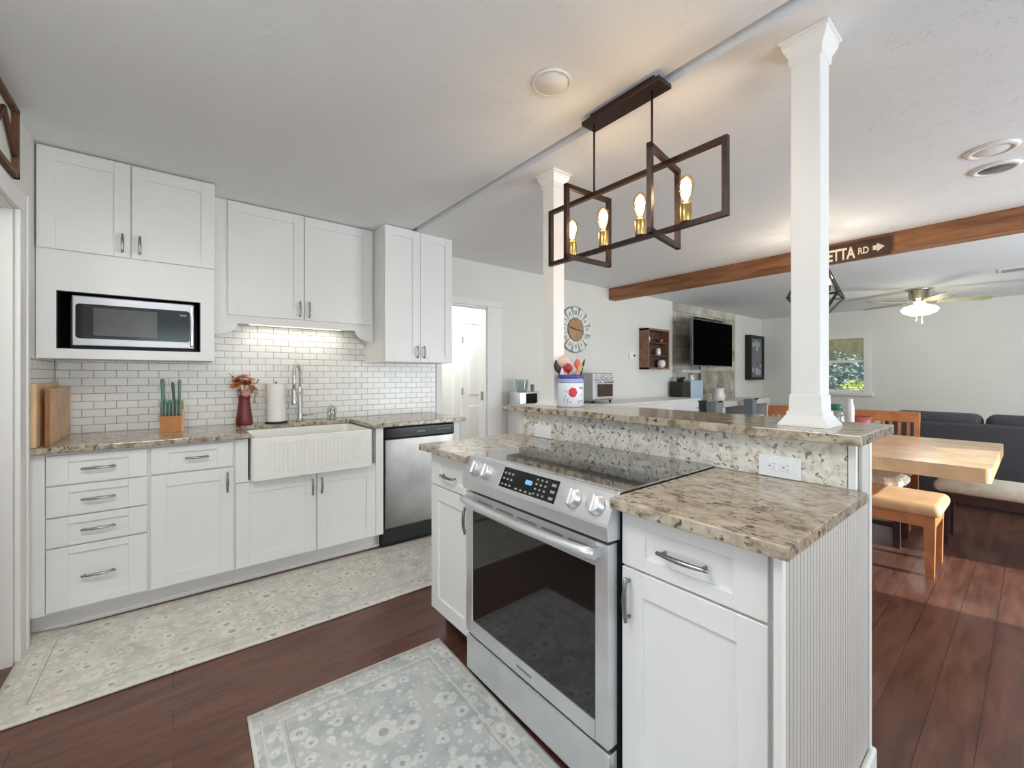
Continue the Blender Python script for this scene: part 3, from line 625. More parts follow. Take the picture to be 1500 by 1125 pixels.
def sprig(label, m, pts, n, r):
    t = tag(bpy.data.objects.new('leafy_sprig', None), label, 'sprig', 'leafy sprigs in the burgundy vase'); t.location = (VX, VY, 1.0); COL.objects.link(t)
    P = [Vector((VX + p[0], VY + p[1], p[2])) for p in pts]; MB().tube(P, .0015, 5).build('stem', leaf_d, t); b = MB()
    for i in range(n):
        f = .35 + .65 * i / (n - 1); k = min(int(f * (len(P) - 1)), len(P) - 2); q = P[k].lerp(P[k + 1], f * (len(P) - 1) - k)
        e = Vector((random.uniform(-1, 1), random.uniform(-1, .4), random.uniform(-.6, .8))).normalized(); s_ = e.orthogonal().normalized(); w_ = e.cross(s_)
        L = [q, q + e * r * .5 + s_ * r * .22, q + e * r, q + e * r * .5 - s_ * r * .22]
        b.add(L + [v + w_ * .001 for v in L], [(0, 1, 2, 3), (7, 6, 5, 4), (0, 4, 5, 1), (1, 5, 6, 2), (2, 6, 7, 3), (3, 7, 4, 0)])
    b.build('leaves', m, t)
sprig('grey-green leafy sprig reaching out left of the vase', leaf_d, [(0, 0, 1.0), (-.03, -.02, 1.16), (-.085, -.03, 1.20)], 12, .024)
sprig('olive sprig hanging down right of the vase', leaf_g, [(0, 0, 1.0), (.03, -.02, 1.14), (.055, -.03, 1.16), (.062, -.035, 1.07)], 16, .022)
sprig('olive sprig standing up at the right of the bouquet', leaf_g, [(0, 0, 1.0), (.03, -.01, 1.16), (.075, -.02, 1.215)], 12, .024)
sprig('thin dark sprig rising highest at the left of the bouquet', leaf_d, [(0, 0, 1.0), (-.03, 0, 1.18), (-.085, 0, 1.275)], 7, .018)

t = thing('paper_towel_holder', 'white paper towel roll on a dark base by the faucet', 'paper towel', (.577, 3.42, .9155))
MB().lathe(.577, 3.42, [(.001, .9155), (.072, .9155), (.072, .924), (.068, .928), (.001, .928)], 28).build('base', black_matte, t)
MB().lathe(.577, 3.42, [(.02, .929), (.061, .929), (.0625, .933), (.0625, 1.192), (.061, 1.196), (.02, 1.196), (.02, .929)], 32).build('paper_roll', paper, t)
MB().cyl((.577, 3.42, .928), (.577, 3.42, 1.215), .008, n=10).build('rod', nickel, t)

t = thing('soap_dispenser', 'clear soap bottle with green leaf print right of the faucet', 'soap dispenser', (.958, 3.43, .9155))
MB().lathe(.958, 3.43, [(.001, .9155), (.03, .9155), (.033, .92), (.033, 1.0), (.026, 1.015), (.012, 1.02), (.012, 1.03), (.001, 1.03)], 20).build('bottle', clear_glass, t)
b = MB()
for x_, s_ in ((-.016, -1), (.014, 1)):
    for k in range(4): z = .925 + k * .02; b.tube([(.958 + x_, 3.398, z), (.958 + x_ + s_ * -.002, 3.396, z + .012), (.958 + x_ + .011 * (1 if k % 2 else -1), 3.397, z + .024)], [.003, .005, .001], 6)
b.build('leaf_print', leaf_g, t)
m_ = MB().cyl((.958, 3.43, 1.03), (.958, 3.43, 1.06), .005, n=8).cyl((.958, 3.43, 1.06), (.93, 3.41, 1.058), .004, n=8); m_.build('pump', plastic_white, t)

# ------------------------------------------------------------------ island
MI = frame((1.0, 0, 0), (0, -1, 0), (0, 0, 1), (-1, 0, 0))    # local x = -Y
XI = 1.019
MI = frame((XI, 0, 0), (0, -1, 0), (0, 0, 1), (-1, 0, 0))
def island_unit(label, y0, y1):
    t = thing('island_cabinet', label, 'cabinet', (1.3, (y0 + y1) / 2, 0), 'white island cabinets beside the range')
    MB().box(XI, 1.578, y0, y1, .105, .884).build('body', white_paint, t)
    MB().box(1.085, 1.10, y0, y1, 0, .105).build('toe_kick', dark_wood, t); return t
t = island_unit('narrow white island cabinet at the far left of the range', 1.512, 1.885)
door(MI, t, -1.882, -1.515, .726, .872, (-1.705, .786), .125, False, 'drawer', .05)
door(MI, t, -1.882, -1.515, .114, .719, (-1.548, .63), .12, True)
t = island_unit('white island cabinet at the near right of the range', .346, .746)
door(MI, t, -.742, -.363, .721, .872, (-.553, .795), .135, False, 'drawer', .058)
door(MI, t, -.742, -.363, .114, .714, (-.716, .632), .125, True)
o = MB().box(.958, 1.578, 1.506, 1.935, .885, .915, .003, 2).build('countertop', granite); tag(o, 'small granite countertop left of the range', 'countertop', 'granite countertops beside the range')
o = MB().box(.952, 1.578, .308, .749, .885, .915, .003, 2).build('countertop', granite); tag(o, 'granite countertop right of the range, nearest the camera', 'countertop', 'granite countertops beside the range')
o = MB().box(1.580, 1.6015, .356, 1.862, .9155, 1.0535).build('granite_backsplash', granite_splash); tag(o, 'speckled cream granite splash panel behind the range', 'backsplash')
o = MB().box(1.520, 1.957, .31, 1.942, 1.0545, 1.0855, .003, 2).build('bar_top', granite); tag(o, 'long raised granite bar top carrying the two columns', 'countertop')
def outlet(label, y0, y1, holes):
    t = thing('wall_outlet', label, 'outlet', (1.58, (y0 + y1) / 2, .92), 'white outlets in the granite splash'); yc = (y0 + y1) / 2
    MB().box(1.573, 1.5798, y0, y1, .9165, .988, .002).build('cover_plate', plastic_white, t)
    for s_ in (-.021, .021):
        MB().box(1.571, 1.5735, yc + s_ - .015, yc + s_ + .015, .938, .968, .003).build('socket', plastic_white, t)
        if holes:
            h = MB().cyl((1.5702, yc + s_ + .006, .953), (1.572, yc + s_ + .006, .953), .0026, n=8)
            for z in (.946, .960): h.box(1.5702, 1.572, yc + s_ - .008, yc + s_ - .003, z - .001, z + .001)
            h.build('slots', slot_dark, t)
outlet('white double outlet in the splash right of the range', .475, .600, True)
outlet('white double outlet in the splash left of the range', 1.632, 1.757, False)

# range
ceramic = mat('ceramic_glass', (44, 46, 50), .04, noise=.04); ceramic.node_tree.nodes['Principled BSDF'].inputs['IOR'].default_value = 7.5
RY0, RY1 = .752, 1.503
t = thing('electric_range', 'stainless slide-in electric range with glass cooktop in the island', 'range', (1.2, 1.13, 0))
MB().box(1.003, 1.572, RY0 + .003, RY1 - .003, .03, .900).build('body', mat('range_side', (52, 52, 54), .4, .4, noise=.05), t)
MB().box(1.0025, 1.574, RY0 - .002, RY1 + .004, .9155, .923, .003).box(1.003, 1.572, RY0 + .004, RY1 - .004, .9003, .9155).build('cooktop', ceramic, t)
rg = MB()
for cx_, cy_, r_ in ((1.14, .95, .11), (1.14, 1.31, .09), (1.40, .95, .085), (1.40, 1.31, .105)):
    for q in (r_, r_ * .62):
        n = 40; vs = []; fs = []
        for i in range(n):
            a = 2 * math.pi * i / n
            for rr_ in (q - .0012, q + .0012): vs.append((cx_ + rr_ * math.cos(a), cy_ + rr_ * math.sin(a), .9233))
        for i in range(n): j = (i + 1) % n; fs.append((2 * i, 2 * i + 1, 2 * j + 1, 2 * j))
        rg.add(vs, fs)
rg.build('burner_rings', mat('ring_print', (74, 75, 77), .3, noise=.03), t)
P = [(.994, .9225), (.984, .918), (.945, .838), (.943, .830), (.946, .790), (1.002, .786), (1.002, .9225)]
cp = MB().prism(P, RY0 - .002, RY1 + .002, 'y').build('control_panel', steel, t)
tv = Vector((.039, 0, .080)).normalized(); wn = Vector((-tv.z, 0, tv.x))
MP = frame((.945, RY1, .838), (0, -1, 0), tv[:], wn[:])          # on the slope: local x 0..0.751, z 0..0.089
MB(MP).box(.245, .535, 0, .0016, .008, .082).build('display', black_gloss, cp)
btn = [(.256 + c_ * .021, .267 + c_ * .021, .058 - r_ * .021, .0655 - r_ * .021) for r_ in range(3) for c_ in range(3)]
btn += [(.335 + c_ * .026, .348 + c_ * .026, .013, .0195) for c_ in range(4)]
btn += [(.430 + c_ * .022, .439 + c_ * .022, .066 - r_ * .0165, .0725 - r_ * .0165) for r_ in range(4) for c_ in range(3)]
btn += [(.506, .526, .060 - r_ * .022, .069 - r_ * .022) for r_ in range(3)]
for x0_, x1_, z0_, z1_ in btn: MB(MP).box(x0_, x1_, .0016, .0022, z0_, z1_).build('button', key_print, cp)
MB(MP).prism(rrect(.378, .414, .042, .058, .006), .0016, .0024, 'y').build('clock_display', led, cp)
for kx in (.075, .150, .608, .698):
    k = MB(MP); k.lathe(kx, .045, [(.030, 0), (.0315, .002), (.0305, .006), (.027, .008), (.025, .022), (.022, .024), (.001, .024)], 24, 'y'); kb = k.build('knob', satin, cp)
    MB(MP).box(kx - .006, kx + .006, .014, .031, .020, .070, .003).build('grip', satin, kb)
od = MB()
DX0, DX1, GZ0, GZ1, GY0, GY1 = .957, .999, .252, .704, .806, 1.452
od.box(DX0, DX1, RY0 + .004, GY0, .194, .776, .004).box(DX0, DX1, GY1, RY1 - .004, .194, .776, .004).box(DX0, DX1, GY0, GY1, .194, GZ0).box(DX0, DX1, GY0, GY1, GZ1, .776)
d = od.build('oven_door', steel, t)
MB().box(DX0 + .004, DX1, GY0, GY1, GZ0, GZ1).build('oven_window', mat('oven_glass', (22, 22, 23), .05, spec=.7, noise=.05), d)
vents = MB()
for i in range(5): y = 1.36 - i * .125; vents.box(DX0 - .0012, DX0 + .001, y - .05, y + .05, .747, .755)
vents.build('vent_slots', steel_dark, d)
hp = []
for i in range(17):
    u_ = i / 16 * 2 - 1; hp.append((.900 + .028 * abs(u_) ** 2.2, 1.128 - u_ * .348, .752))
hb = MB().tube(hp, .0155, 12, 1.0); hb.bar((DX0 + .002, 1.46, .752), (.918, 1.46, .752), .03, .026).bar((DX0 + .002, .797, .752), (.918, .797, .752), .03, .026); hb.build('handle', steel, d)
MB().box(DX0 - .001, DX0 + .001, 1.085, 1.165, .216, .226, .001).build('badge', steel_dark, d)
MB().box(.960, .999, RY0 + .004, RY1 - .004, .035, .178, .005).build('storage_drawer', steel, t)
MB().box(.975, 1.002, RY0 + .006, RY1 - .006, .1785, .1935).box(1.03, 1.05, RY0 + .01, RY1 - .01, 0, .035).build('shadow_gap', black_matte, t)

# columns
def column(label, x0, x1, y0, y1, z0):
    t = thing('column', label, 'column', ((x0 + x1) / 2, (y0 + y1) / 2, z0), 'white square columns on the bar')
    MB().box(x0, x1, y0, y1, z0, ZL - .001, .004).build('shaft', trim_paint, t)
    def flare(name, levels):
        vs, fs = [], []
        for e, z in levels: vs += [(x0 - e, y0 - e, z), (x1 + e, y0 - e, z), (x1 + e, y1 + e, z), (x0 - e, y1 + e, z)]
        for k in range(len(levels) - 1):
            for i in range(4): j = (i + 1) % 4; fs.append((4 * k + i, 4 * k + j, 4 * k + 4 + j, 4 * k + 4 + i))
        L = 4 * len(levels); fs += [(3, 2, 1, 0), (L - 4, L - 3, L - 2, L - 1)]
        MB().add(vs, fs).build(name, trim_paint, t)
    flare('base', [(.031, z0), (.030, z0 + .005), (.010, z0 + .036), (.009, z0 + .048), (.004, z0 + .050), (.003, z0 + .104), (.0005, z0 + .106)])
    flare('capital', [(.0005, ZL - .085), (.005, ZL - .082), (.006, ZL - .058), (.021, ZL - .026), (.022, ZL - .012), (.029, ZL - .008), (.030, ZL - .0015)])
column('near white square column on the right part of the bar', 1.665, 1.757, .446, .533, 1.086)
column('far white square column on the left part of the bar', 1.665, 1.750, 1.697, 1.787, 1.086)

# canister of utensils on the bar
CX, CY = 1.715, 1.615
t = thing('utensil_canister', 'white enamel canister with blue rim and red flower on the bar', 'canister', (CX, CY, 1.086))
MB().lathe(CX, CY, [(.001, 1.086), (.068, 1.086), (.072, 1.092), (.072, 1.218), (.069, 1.223), (.062, 1.223), (.062, 1.10), (.001, 1.095)], 32).build('body', enamel, t)
MB().lathe(CX, CY, [(.0722, 1.216), (.072, 1.223), (.070, 1.230), (.068, 1.246), (.070, 1.252), (.063, 1.252), (.063, 1.224)], 32).build('blue_band', periwinkle, t)
MB().lathe(CX, CY, [(.0695, 1.240), (.0718, 1.242), (.0718, 1.258), (.0675, 1.261), (.062, 1.261)], 32).build('rim', navy, t)
fa = math.atan2(-CY, -CX) + .12
def onc(a, z, r=.0726): return (CX + r * math.cos(a), CY + r * math.sin(a), z)
b = MB()
for k in range(7):
    th = 2 * math.pi * k / 7; c_ = (fa + .05 + math.cos(th) * .17, 1.166 + math.sin(th) * .014)
    n = 12; b.add([onc(c_[0] + .17 * math.cos(2 * math.pi * i / n), c_[1] + .013 * math.sin(2 * math.pi * i / n), .0728) for i in range(n)], [tuple(range(n))])
b.build('painted_poppy', red_fl, t)
b = MB()
for a0, z0, a1, z1 in ((-.95, 1.190, -.55, 1.192), (-.98, 1.183, -.6, 1.185), (-.9, 1.150, -.6, 1.150), (-.9, 1.118, -.62, 1.121), (.35, 1.165, .55, 1.178), (.5, 1.15, .62, 1.112), (.05, 1.105, .25, 1.118), (-.55, 1.112, -.45, 1.12), (.3, 1.135, .4, 1.108)):
    b.tube([onc(fa + a0 * -1, z0), onc(fa + (a0 + a1) / -2, (z0 + z1) / 2 + .003), onc(fa + a1 * -1, z1)], .0022, 6)
b.build('painted_sprays', grey_paint, t)
def utensil(name, label, base, tip, hm, head, m):
    t = tag(bpy.data.objects.new(name, None), label, 'utensil', 'cooking utensils in the canister'); t.location = (CX + base[0], CY + base[1], 1.11); COL.objects.link(t)
    B = Vector((CX + base[0], CY + base[1], 1.11)); T = Vector((CX + tip[0], CY + tip[1], tip[2]))
    MB().tube([B, B.lerp(T, .5), T], .0045, 8).build('handle', hm, t); d = (T - B).normalized()
    side = Vector((.78, -.62, 0)); side = (side - d * side.dot(d)).normalized(); h = MB()
    w_, L, th = head; prof = [0, .6, .95, 1, .92, .6, .05]
    h.tube([T + d * L * (i / 6) for i in range(7)], [max(.001, w_ * p) for p in prof], 10, th / w_, side.cross(d)).build('head', m, t)
# image left = (-.78, +.62) direction
ul = lambda k: (-.78 * k, .62 * k)
utensil('ladle', 'blush pink ladle standing tallest at the left of the canister', ul(.02), (*ul(.036), 1.292), pink_beige, (.040, .078, .018), pink_beige)
utensil('wooden_spoon', 'dark wooden spoon leaning out left of the canister', ul(.03), (*ul(.064), 1.265), dark_wood, (.021, .08, .010), dark_wood)
utensil('spatula', 'red silicone spatula in the front of the canister', ul(.008), (ul(.014)[0] - .02, ul(.014)[1] - .02, 1.268), red_gl, (.027, .058, .009), red_gl)
utensil('scraper', 'coral red scraper at the right of the canister', ul(-.03), (*ul(-.036), 1.29), pale_wood, (.018, .062, .008), mat('coral_silicone', (226, 96, 84), .45, noise=.05))
utensil('wooden_spoon', 'pale beech spoon leaning right in the canister', ul(-.02), (*ul(-.046), 1.27), pale_wood, (.017, .062, .008), pale_wood)
utensil('serving_fork', 'black serving fork pointing out right of the canister', ul(-.02), (*ul(-.066), 1.30), black_matte, (.006, .05, .004), black_matte)
utensil('whisk', 'slim steel whisk handle rising at the back right of the canister', ul(-.035), (ul(-.05)[0] + .01, ul(-.05)[1] + .01, 1.32), steel, (.005, .03, .005), steel)

# ------------------------------------------------------------------ pendant over the bar
PX = 1.483
t = thing('pendant_light', 'bronze open-frame linear pendant with four bulbs above the range', 'pendant light', (PX, 1.1, 1.8))
MB().box(PX - .045, PX + .045, .898, 1.288, 2.384, 2.402, .003).box(PX - .03, PX + .03, .93, 1.25, 2.402, ZK - .001).build('canopy', bronze, t)
for y in (1.252, .957): MB().cyl((PX, y, 2.085), (PX, y, 2.384), .0045, n=10).build('rod', bronze, t)
FZ0, FZ1, FY0, FY1 = 1.806, 2.083, .661, 1.540; bw = .019
MB().box(PX - bw / 2, PX + bw / 2, FY0, FY1, FZ1 - bw, FZ1).box(PX - bw / 2, PX + bw / 2, FY0, FY1, FZ0, FZ0 + bw).box(PX - bw / 2, PX + bw / 2, FY0, FY0 + bw, FZ0 + bw, FZ1 - bw).box(PX - bw / 2, PX + bw / 2, FY1 - bw, FY1, FZ0 + bw, FZ1 - bw).build('long_frame', bronze, t)
def cross(a, b, z0, z1):
    a, b = Vector((*a, 0)), Vector((*b, 0)); u = (b - a).normalized(); f = lambda p, z: Vector((p.x, p.y, z)); m = MB(); h = bw / 2
    for z in (z0 + h, z1 - h): m.bar(f(a, z), f(b, z), bw, bw)
    for p, s_ in ((a, 1), (b, -1)): q = p + u * (h * s_); m.bar(f(q, z0), f(q, z1), bw, bw, u[:])
    return m.build('cross_frame', bronze, t)
cross((1.337, 1.292), (1.626, 1.276), 1.772, 2.098); cross((1.335, .874), (1.612, .918), 1.772, 2.098)
for y in (1.386, 1.200, 1.012, .815):
    so = MB().lathe(PX, y, [(.001, FZ0 + bw), (.019, FZ0 + bw), (.021, FZ0 + bw + .004), (.021, FZ0 + bw + .062), (.017, FZ0 + bw + .07), (.001, FZ0 + bw + .07)], 20).build('socket', brass, t)
    z = FZ0 + bw + .068
    bu = MB().lathe(PX, y, [(.012, z), (.014, z + .015), (.026, z + .05), (.029, z + .07), (.024, z + .092), (.012, z + .105), (.001, z + .108)], 20).build('bulb', bulb_glass, t)
    MB().lathe(PX, y, [(.001, z + .010), (.009, z + .018), (.018, z + .048), (.0205, z + .068), (.014, z + .09), (.001, z + .098)], 14).build('filament', filament, bu)
    d = bpy.data.lights.new('bulb_light', 'POINT'); d.energy = 3.3; d.color = (1, .73, .44); d.shadow_soft_size = .03
    l = bpy.data.objects.new('bulb_light', d); l.location = (PX, y, z + .06); COL.objects.link(l)

t = thing('added_fill_panel', 'added square fill light panel out of view on the kitchen ceiling', 'ceiling light', (-.17, 1.08, 2.40))  # added fixture out of view, housing for the kitchen fill lamp
MB().box(-.53, .20, .54, 1.42, 2.402, ZK - .001, .004).build('housing', trim_paint, t)
MB().box(-.50, .17, .57, 1.39, 2.399, 2.402).build('diffuser', frost, t)
# ceiling speakers / downlights
def ceil_disc(label, x, y, z, r, kind):
    t = thing('ceiling_speaker' if kind == 0 else 'recessed_light', label, 'speaker' if kind == 0 else 'recessed light', (x, y, z))
    if kind == 0:
        MB().lathe(x, y, [(r, z - .0005), (r, z - .006), (r * .94, z - .010), (r * .9, z - .010), (r * .88, z - .004)], 36).build('ring', trim_paint, t)
        MB().lathe(x, y, [(r * .89, z - .004), (r * .88, z - .008), (.001, z - .0095)], 36).build('grille', speaker_w, t)
    else:
        MB().lathe(x, y, [(r, z - .0005), (r, z - .005), (r * .92, z - .012), (r * .72, z - .013), (r * .70, z - .004)], 36).build('trim_ring', trim_paint, t)
        MB().lathe(x, y, [(r * .71, z - .004), (r * .66, z - .009), (.001, z - .0095)], 36).build('baffle', steel_dark if kind == 1 else trim_paint, t)
ceil_disc('round white ceiling speaker above the kitchen floor', 1.172, 1.206, ZK, .078, 0)
ceil_disc('round ceiling speaker near the right edge, nearer of the two discs', 3.245, .142, ZL, .098, 2)
ceil_disc('recessed ceiling light with dark baffle beside the round speaker', 3.55, .142, ZL, .098, 1)
t = thing('ceiling_vent', 'small rectangular vent in the living-room ceiling at the far right', 'vent', (7.1, .12, ZL))
MB().box(6.98, 7.22, .0, .26, ZL - .01, ZL - .0005, .002).build('frame', trim_paint, t)
MB().box(7.0, 7.2, .02, .24, ZL - .012, ZL - .0095).build('grille', steel_dark, t)

# ------------------------------------------------------------------ rugs
def rug(name, label, c, hx, hy, rot, m, curl=False):
    nx, ny = 60, 24; vs = []; fs = []
    for j in range(ny + 1):
        for i in range(nx + 1):
            x, y = (i / nx * 2 - 1) * hx, (j / ny * 2 - 1) * hy; z = .009 + .0015 * math.sin(x * 5 + y * 3)
            if curl:
                e = max(0, 1 - math.hypot(x + hx, y - hy) / .22); z += .022 * e * e
            vs.append((x, y, z))
    T = len(vs); vs += [(x, y, max(.001, z - .008)) for x, y, z in vs]; w_ = nx + 1
    for j in range(ny):
        for i in range(nx): a = j * w_ + i; fs.append((a, a + 1, a + w_ + 1, a + w_)); fs.append((T + a, T + a + w_, T + a + w_ + 1, T + a + 1))
    for i in range(nx): fs.append((i + 1, i, T + i, T + i + 1)); a = ny * w_ + i; fs.append((a, a + 1, T + a + 1, T + a))
    for j in range(ny): a = j * w_; fs.append((a, a + w_, T + a + w_, T + a)); a += nx; fs.append((a + w_, a, T + a, T + a + w_))
    o = MB().add(vs, fs, True).build(name, m, loc=(0, 0, 0)); o.location = (c[0], c[1], 0.0005); o.rotation_euler = (0, 0, R(rot)); return tag(o, label, 'rug', 'pale floral kitchen rugs')
rug('runner_rug', 'long pale floral runner rug along the sink cabinets', (.72, 2.625), 1.255, .355, -.9, rug_mat('runner_weave', 1.255, .355, (206, 203, 194), (216, 212, 205), (233, 231, 221)), True)
rug('floral_rug', 'pale grey floral rug in front of the range', (.575, 1.05), .388, .745, -1.8, rug_mat('mat_weave', .388, .745, (180, 184, 183), (194, 194, 191), (224, 224, 219)))

# ------------------------------------------------------------------ wall art on the left wall
t = thing('metal_wall_art', 'rust-brown framed metal mountain art high on the left wall', 'wall art', (XL + .02, 2.3, 2.1))
f = MB(); a0, a1, z0, z1 = 1.7, 2.765, 2.105, 2.405
for y_a, y_b, z_a, z_b in ((a0, a1, z1 - .022, z1), (a0, a1, z0, z0 + .022), (a0, a0 + .022, z0, z1), (a1 - .022, a1, z0, z1)): f.box(XL + .003, XL + .022, y_a, y_b, z_a, z_b, .001)
f.build('frame', rust_wood, t)
pk = [(1.72, 2.16), (1.9, 2.30), (1.98, 2.24), (2.12, 2.36), (2.3, 2.2), (2.42, 2.3), (2.5, 2.24), (2.58, 2.33), (2.66, 2.27), (2.70, 2.235), (2.752, 2.195)]
r_ = MB()
r_.tube([(XL + .012, p[0], p[1]) for p in pk], .010, 8)
r_.build('mountain_ridge', rust_wood, t)

# ------------------------------------------------------------------ along the back wall
# sideboard with appliances
t = thing('sideboard', 'long low white sideboard behind the bar along the back wall', 'sideboard', (4.0, 3.3, 0))
MB().box(2.78, 5.82, 3.02, 3.532, .08, .905).build('body', white_paint, t)
MB().box(2.72, 5.86, 2.99, 3.545, .9055, .935, .004).build('top', trim_paint, t)
MSB = frame((0, 3.02, 0), (1, 0, 0), (0, 0, 1), (0, -1, 0))
for i in range(5): door(MSB, t, 2.80 + i * .605, 2.80 + i * .605 + .595, .10, .88, (2.80 + i * .605 + (.55 if i % 2 == 0 else .045), .75), .12)
MB().box(2.82, 5.8, 3.1, 3.5, 0, .08).build('plinth', trim_paint, t)

t = thing('toaster_oven', 'stainless toaster oven on the sideboard behind the canister', 'toaster oven', (3.95, 3.3, .9355))
MB().box(3.76, 4.135, 3.2, 3.5, .965, 1.285, .006).build('body', steel_dark, t)
MB().box(3.765, 4.13, 3.192, 3.2, 1.21, 1.275, .002).build('control_panel', steel, t)
dd = MB().box(3.765, 4.13, 3.185, 3.2, .985, 1.2, .003).build('door', steel, t)
MB().box(3.83, 4.11, 3.183, 3.186, 1.01, 1.155).build('window', mat('oven_amber_glass', (66, 46, 34), .1, noise=.1), dd)
MB().cyl((3.80, 3.165, 1.178), (4.095, 3.165, 1.178), .009, n=10).build('handle', chrome, dd)
for i in range(4): MB().lathe(3.82 + i * .085, 1.243, [(.016, 0), (.015, -.014), (.001, -.016)], 14, 'y', 3.192).build('knob', chrome, t)
for x, y in ((3.79, 3.22), (4.105, 3.22), (3.79, 3.47), (4.105, 3.47)): MB().cyl((x, y, .9355), (x, y, .966), .014, n=10).build('foot', black_matte, t)
t = thing('countertop_blender', 'small steel blender with glass jug at the left end of the sideboard', 'blender', (2.87, 3.4, .9355))
MB().box(2.755, 3.03, 3.30, 3.48, .9355, 1.085, .012, 3).build('base', steel, t)
MB().box(2.84, 2.99, 3.292, 3.30, .945, 1.07, .003).build('control_face', black_gloss, t)
MB().lathe(2.86, 3.39, [(.05, 1.086), (.062, 1.11), (.068, 1.2), (.07, 1.215), (.066, 1.215), (.06, 1.11), (.046, 1.09)], 24).build('glass_jug', clear_glass, t)
o = MB().box(3.04, 3.065, 3.42, 3.46, .9355, 1.16, .006).build('bottle', grey_box); tag(o, 'slim grey bottle beside the blender on the sideboard', 'bottle')

# clock
KX, KZ, KR = 3.835, 1.818, .285
t = thing('wall_clock', 'round rustic wall clock with white numeral plaques on the back wall', 'clock', (KX, YW - .02, KZ))
MB().lathe(KX, KZ, [(.001, 0), (KR, 0), (KR, -.010), (KR - .01, -.016), (KR - .02, -.014), (.001, -.012)], 48, 'y', YW - .002).build('backing', galv, t)
MB().lathe(KX, KZ, [(.13, -.012), (.135, -.020), (.128, -.024), (.001, -.024)], 36, 'y', YW - .002).build('center_disc', clock_wood, t)
rom = ['XII', 'I', 'II', 'III', 'IIII', 'V', 'VI', 'VII', 'VIII', 'IX', 'X', 'XI']
for i in range(12):
    a = R(30 * i); rad = Vector((math.sin(a), 0, math.cos(a))); tan = Vector((math.cos(a), 0, -math.sin(a)))
    c_ = Vector((KX, YW - .0145, KZ)) + rad * .208
    Mx = frame((c_ - tan * 0)[:], tan[:], rad[:], (0, -1, 0))
    p = MB(Mx).prism([(-.038, -.062), (.038, -.062), (.052, .05), (.03, .064), (-.03, .064), (-.052, .05)], 0, .008, 'y').build('numeral_plaque', white_plaque, t)
    w_ = len(rom[i]) * .022
    text_mesh(rom[i], .075, .0006, frame((c_ - tan * (w_ / 2) - rad * .028 + Vector((0, -.0085, 0)))[:], tan[:], rad[:], (0, -1, 0)), ink, 'numeral', p, (.62, 1))
for a, L, w_ in ((-78, .11, .012), (97, .12, .009)):
    a = R(a); MB().bar((KX, YW - .031, KZ), (KX + L * math.sin(a), YW - .031, KZ + L * math.cos(a)), .004, w_, (math.cos(a), 0, -math.sin(a))).build('hand', ink, t)

# thermostat
t = thing('thermostat', 'small white thermostat on the wall left of the shadow box', 'thermostat', (5.0, YW - .02, 1.5))
MB().box(4.93, 5.07, YW - .026, YW - .001, 1.485, 1.58, .006).build('case', plastic_white, t); MB().box(5.01, 5.05, YW - .028, YW - .025, 1.52, 1.55).build('display', slot_dark, t)

# shadow box with its small pots
t = thing('shadow_box_shelf', 'brown wooden shadow box with two shelves on the back wall', 'shelf', (5.5, 3.5, 1.345))
s0, s1, q0, q1, yb = 5.18, 5.72, 1.345, 1.925, 3.40
MB().box(s0, s0 + .025, yb, YW - .002, q0, q1).box(s1 - .025, s1, yb, YW - .002, q0, q1).box(s0, s1, yb, YW - .002, q1 - .025, q1).box(s0, s1, yb, YW - .002, q0, q0 + .025).build('case', shelf_wood, t)
MB().box(s0 + .025, s1 - .025, YW - .012, YW - .002, q0 + .025, q1 - .025).build('back_panel', shelf_dark, t)
for z in (1.53, 1.715): MB().box(s0 + .025, s1 - .025, yb + .01, YW - .012, z, z + .018).build('shelf', shelf_dark, t)
def pot(name, label, x, z, prof, m): return tag(MB().lathe(x, 3.46, [(r, z + h) for r, h in prof], 18).build(name, m), label, 'ornament', 'small ornaments in the shadow box')
pot('ornament', 'round white pot on the bottom shelf of the shadow box', 5.60, 1.3705, [(.001, 0), (.04, 0), (.06, .04), (.06, .08), (.04, .115), (.03, .115), (.001, .10)], porcelain)
pot('ornament', 'small white jug on the middle shelf of the shadow box', 5.52, 1.5485, [(.001, 0), (.03, 0), (.04, .04), (.03, .08), (.034, .10), (.026, .10), (.001, .08)], porcelain)
pot('ornament', 'small copper pot on the top shelf of the shadow box', 5.58, 1.7335, [(.001, 0), (.03, 0), (.036, .03), (.03, .06), (.001, .05)], mat('copper', (170, 108, 78), .4, .5, noise=.1))
pot('ornament', 'little white bottle at the upper left inside the shadow box', 5.27, 1.7335, [(.001, 0), (.022, 0), (.026, .06), (.012, .09), (.012, .11), (.001, .11)], porcelain)

# TV
t = thing('television', 'black wall-mounted television on the stone accent wall', 'television', (6.65, 3.24, 1.39))
MB().box(6.0, 7.3, 3.19, 3.235, 1.395, 2.11, .006).build('bezel', mat('tv_bezel', (120, 120, 122), .3, .6, noise=.03), t)
MB().box(6.015, 7.285, 3.187, 3.191, 1.412, 2.095).build('screen', screen, t)
MB().box(6.3, 7.0, 3.235, 3.28, 1.55, 1.95, .01).box(6.55, 6.75, 3.28, 3.55, 1.70, 1.80).build('wall_bracket', black_matte, t)
o = MB().box(6.22, 7.05, 3.24, 3.31, 2.113, 2.155, .008).build('soundbar', black_matte); tag(o, 'black soundbar above the television', 'soundbar')
o = MB().tube([(6.9, 3.545, 1.5), (6.905, 3.54, 1.2), (6.9, 3.545, .8)], .014, 8).build('cable_cover', mat('grey_cable', (110, 106, 100), .6, noise=.05)); tag(o, 'grey cable hanging below the television', 'cable')
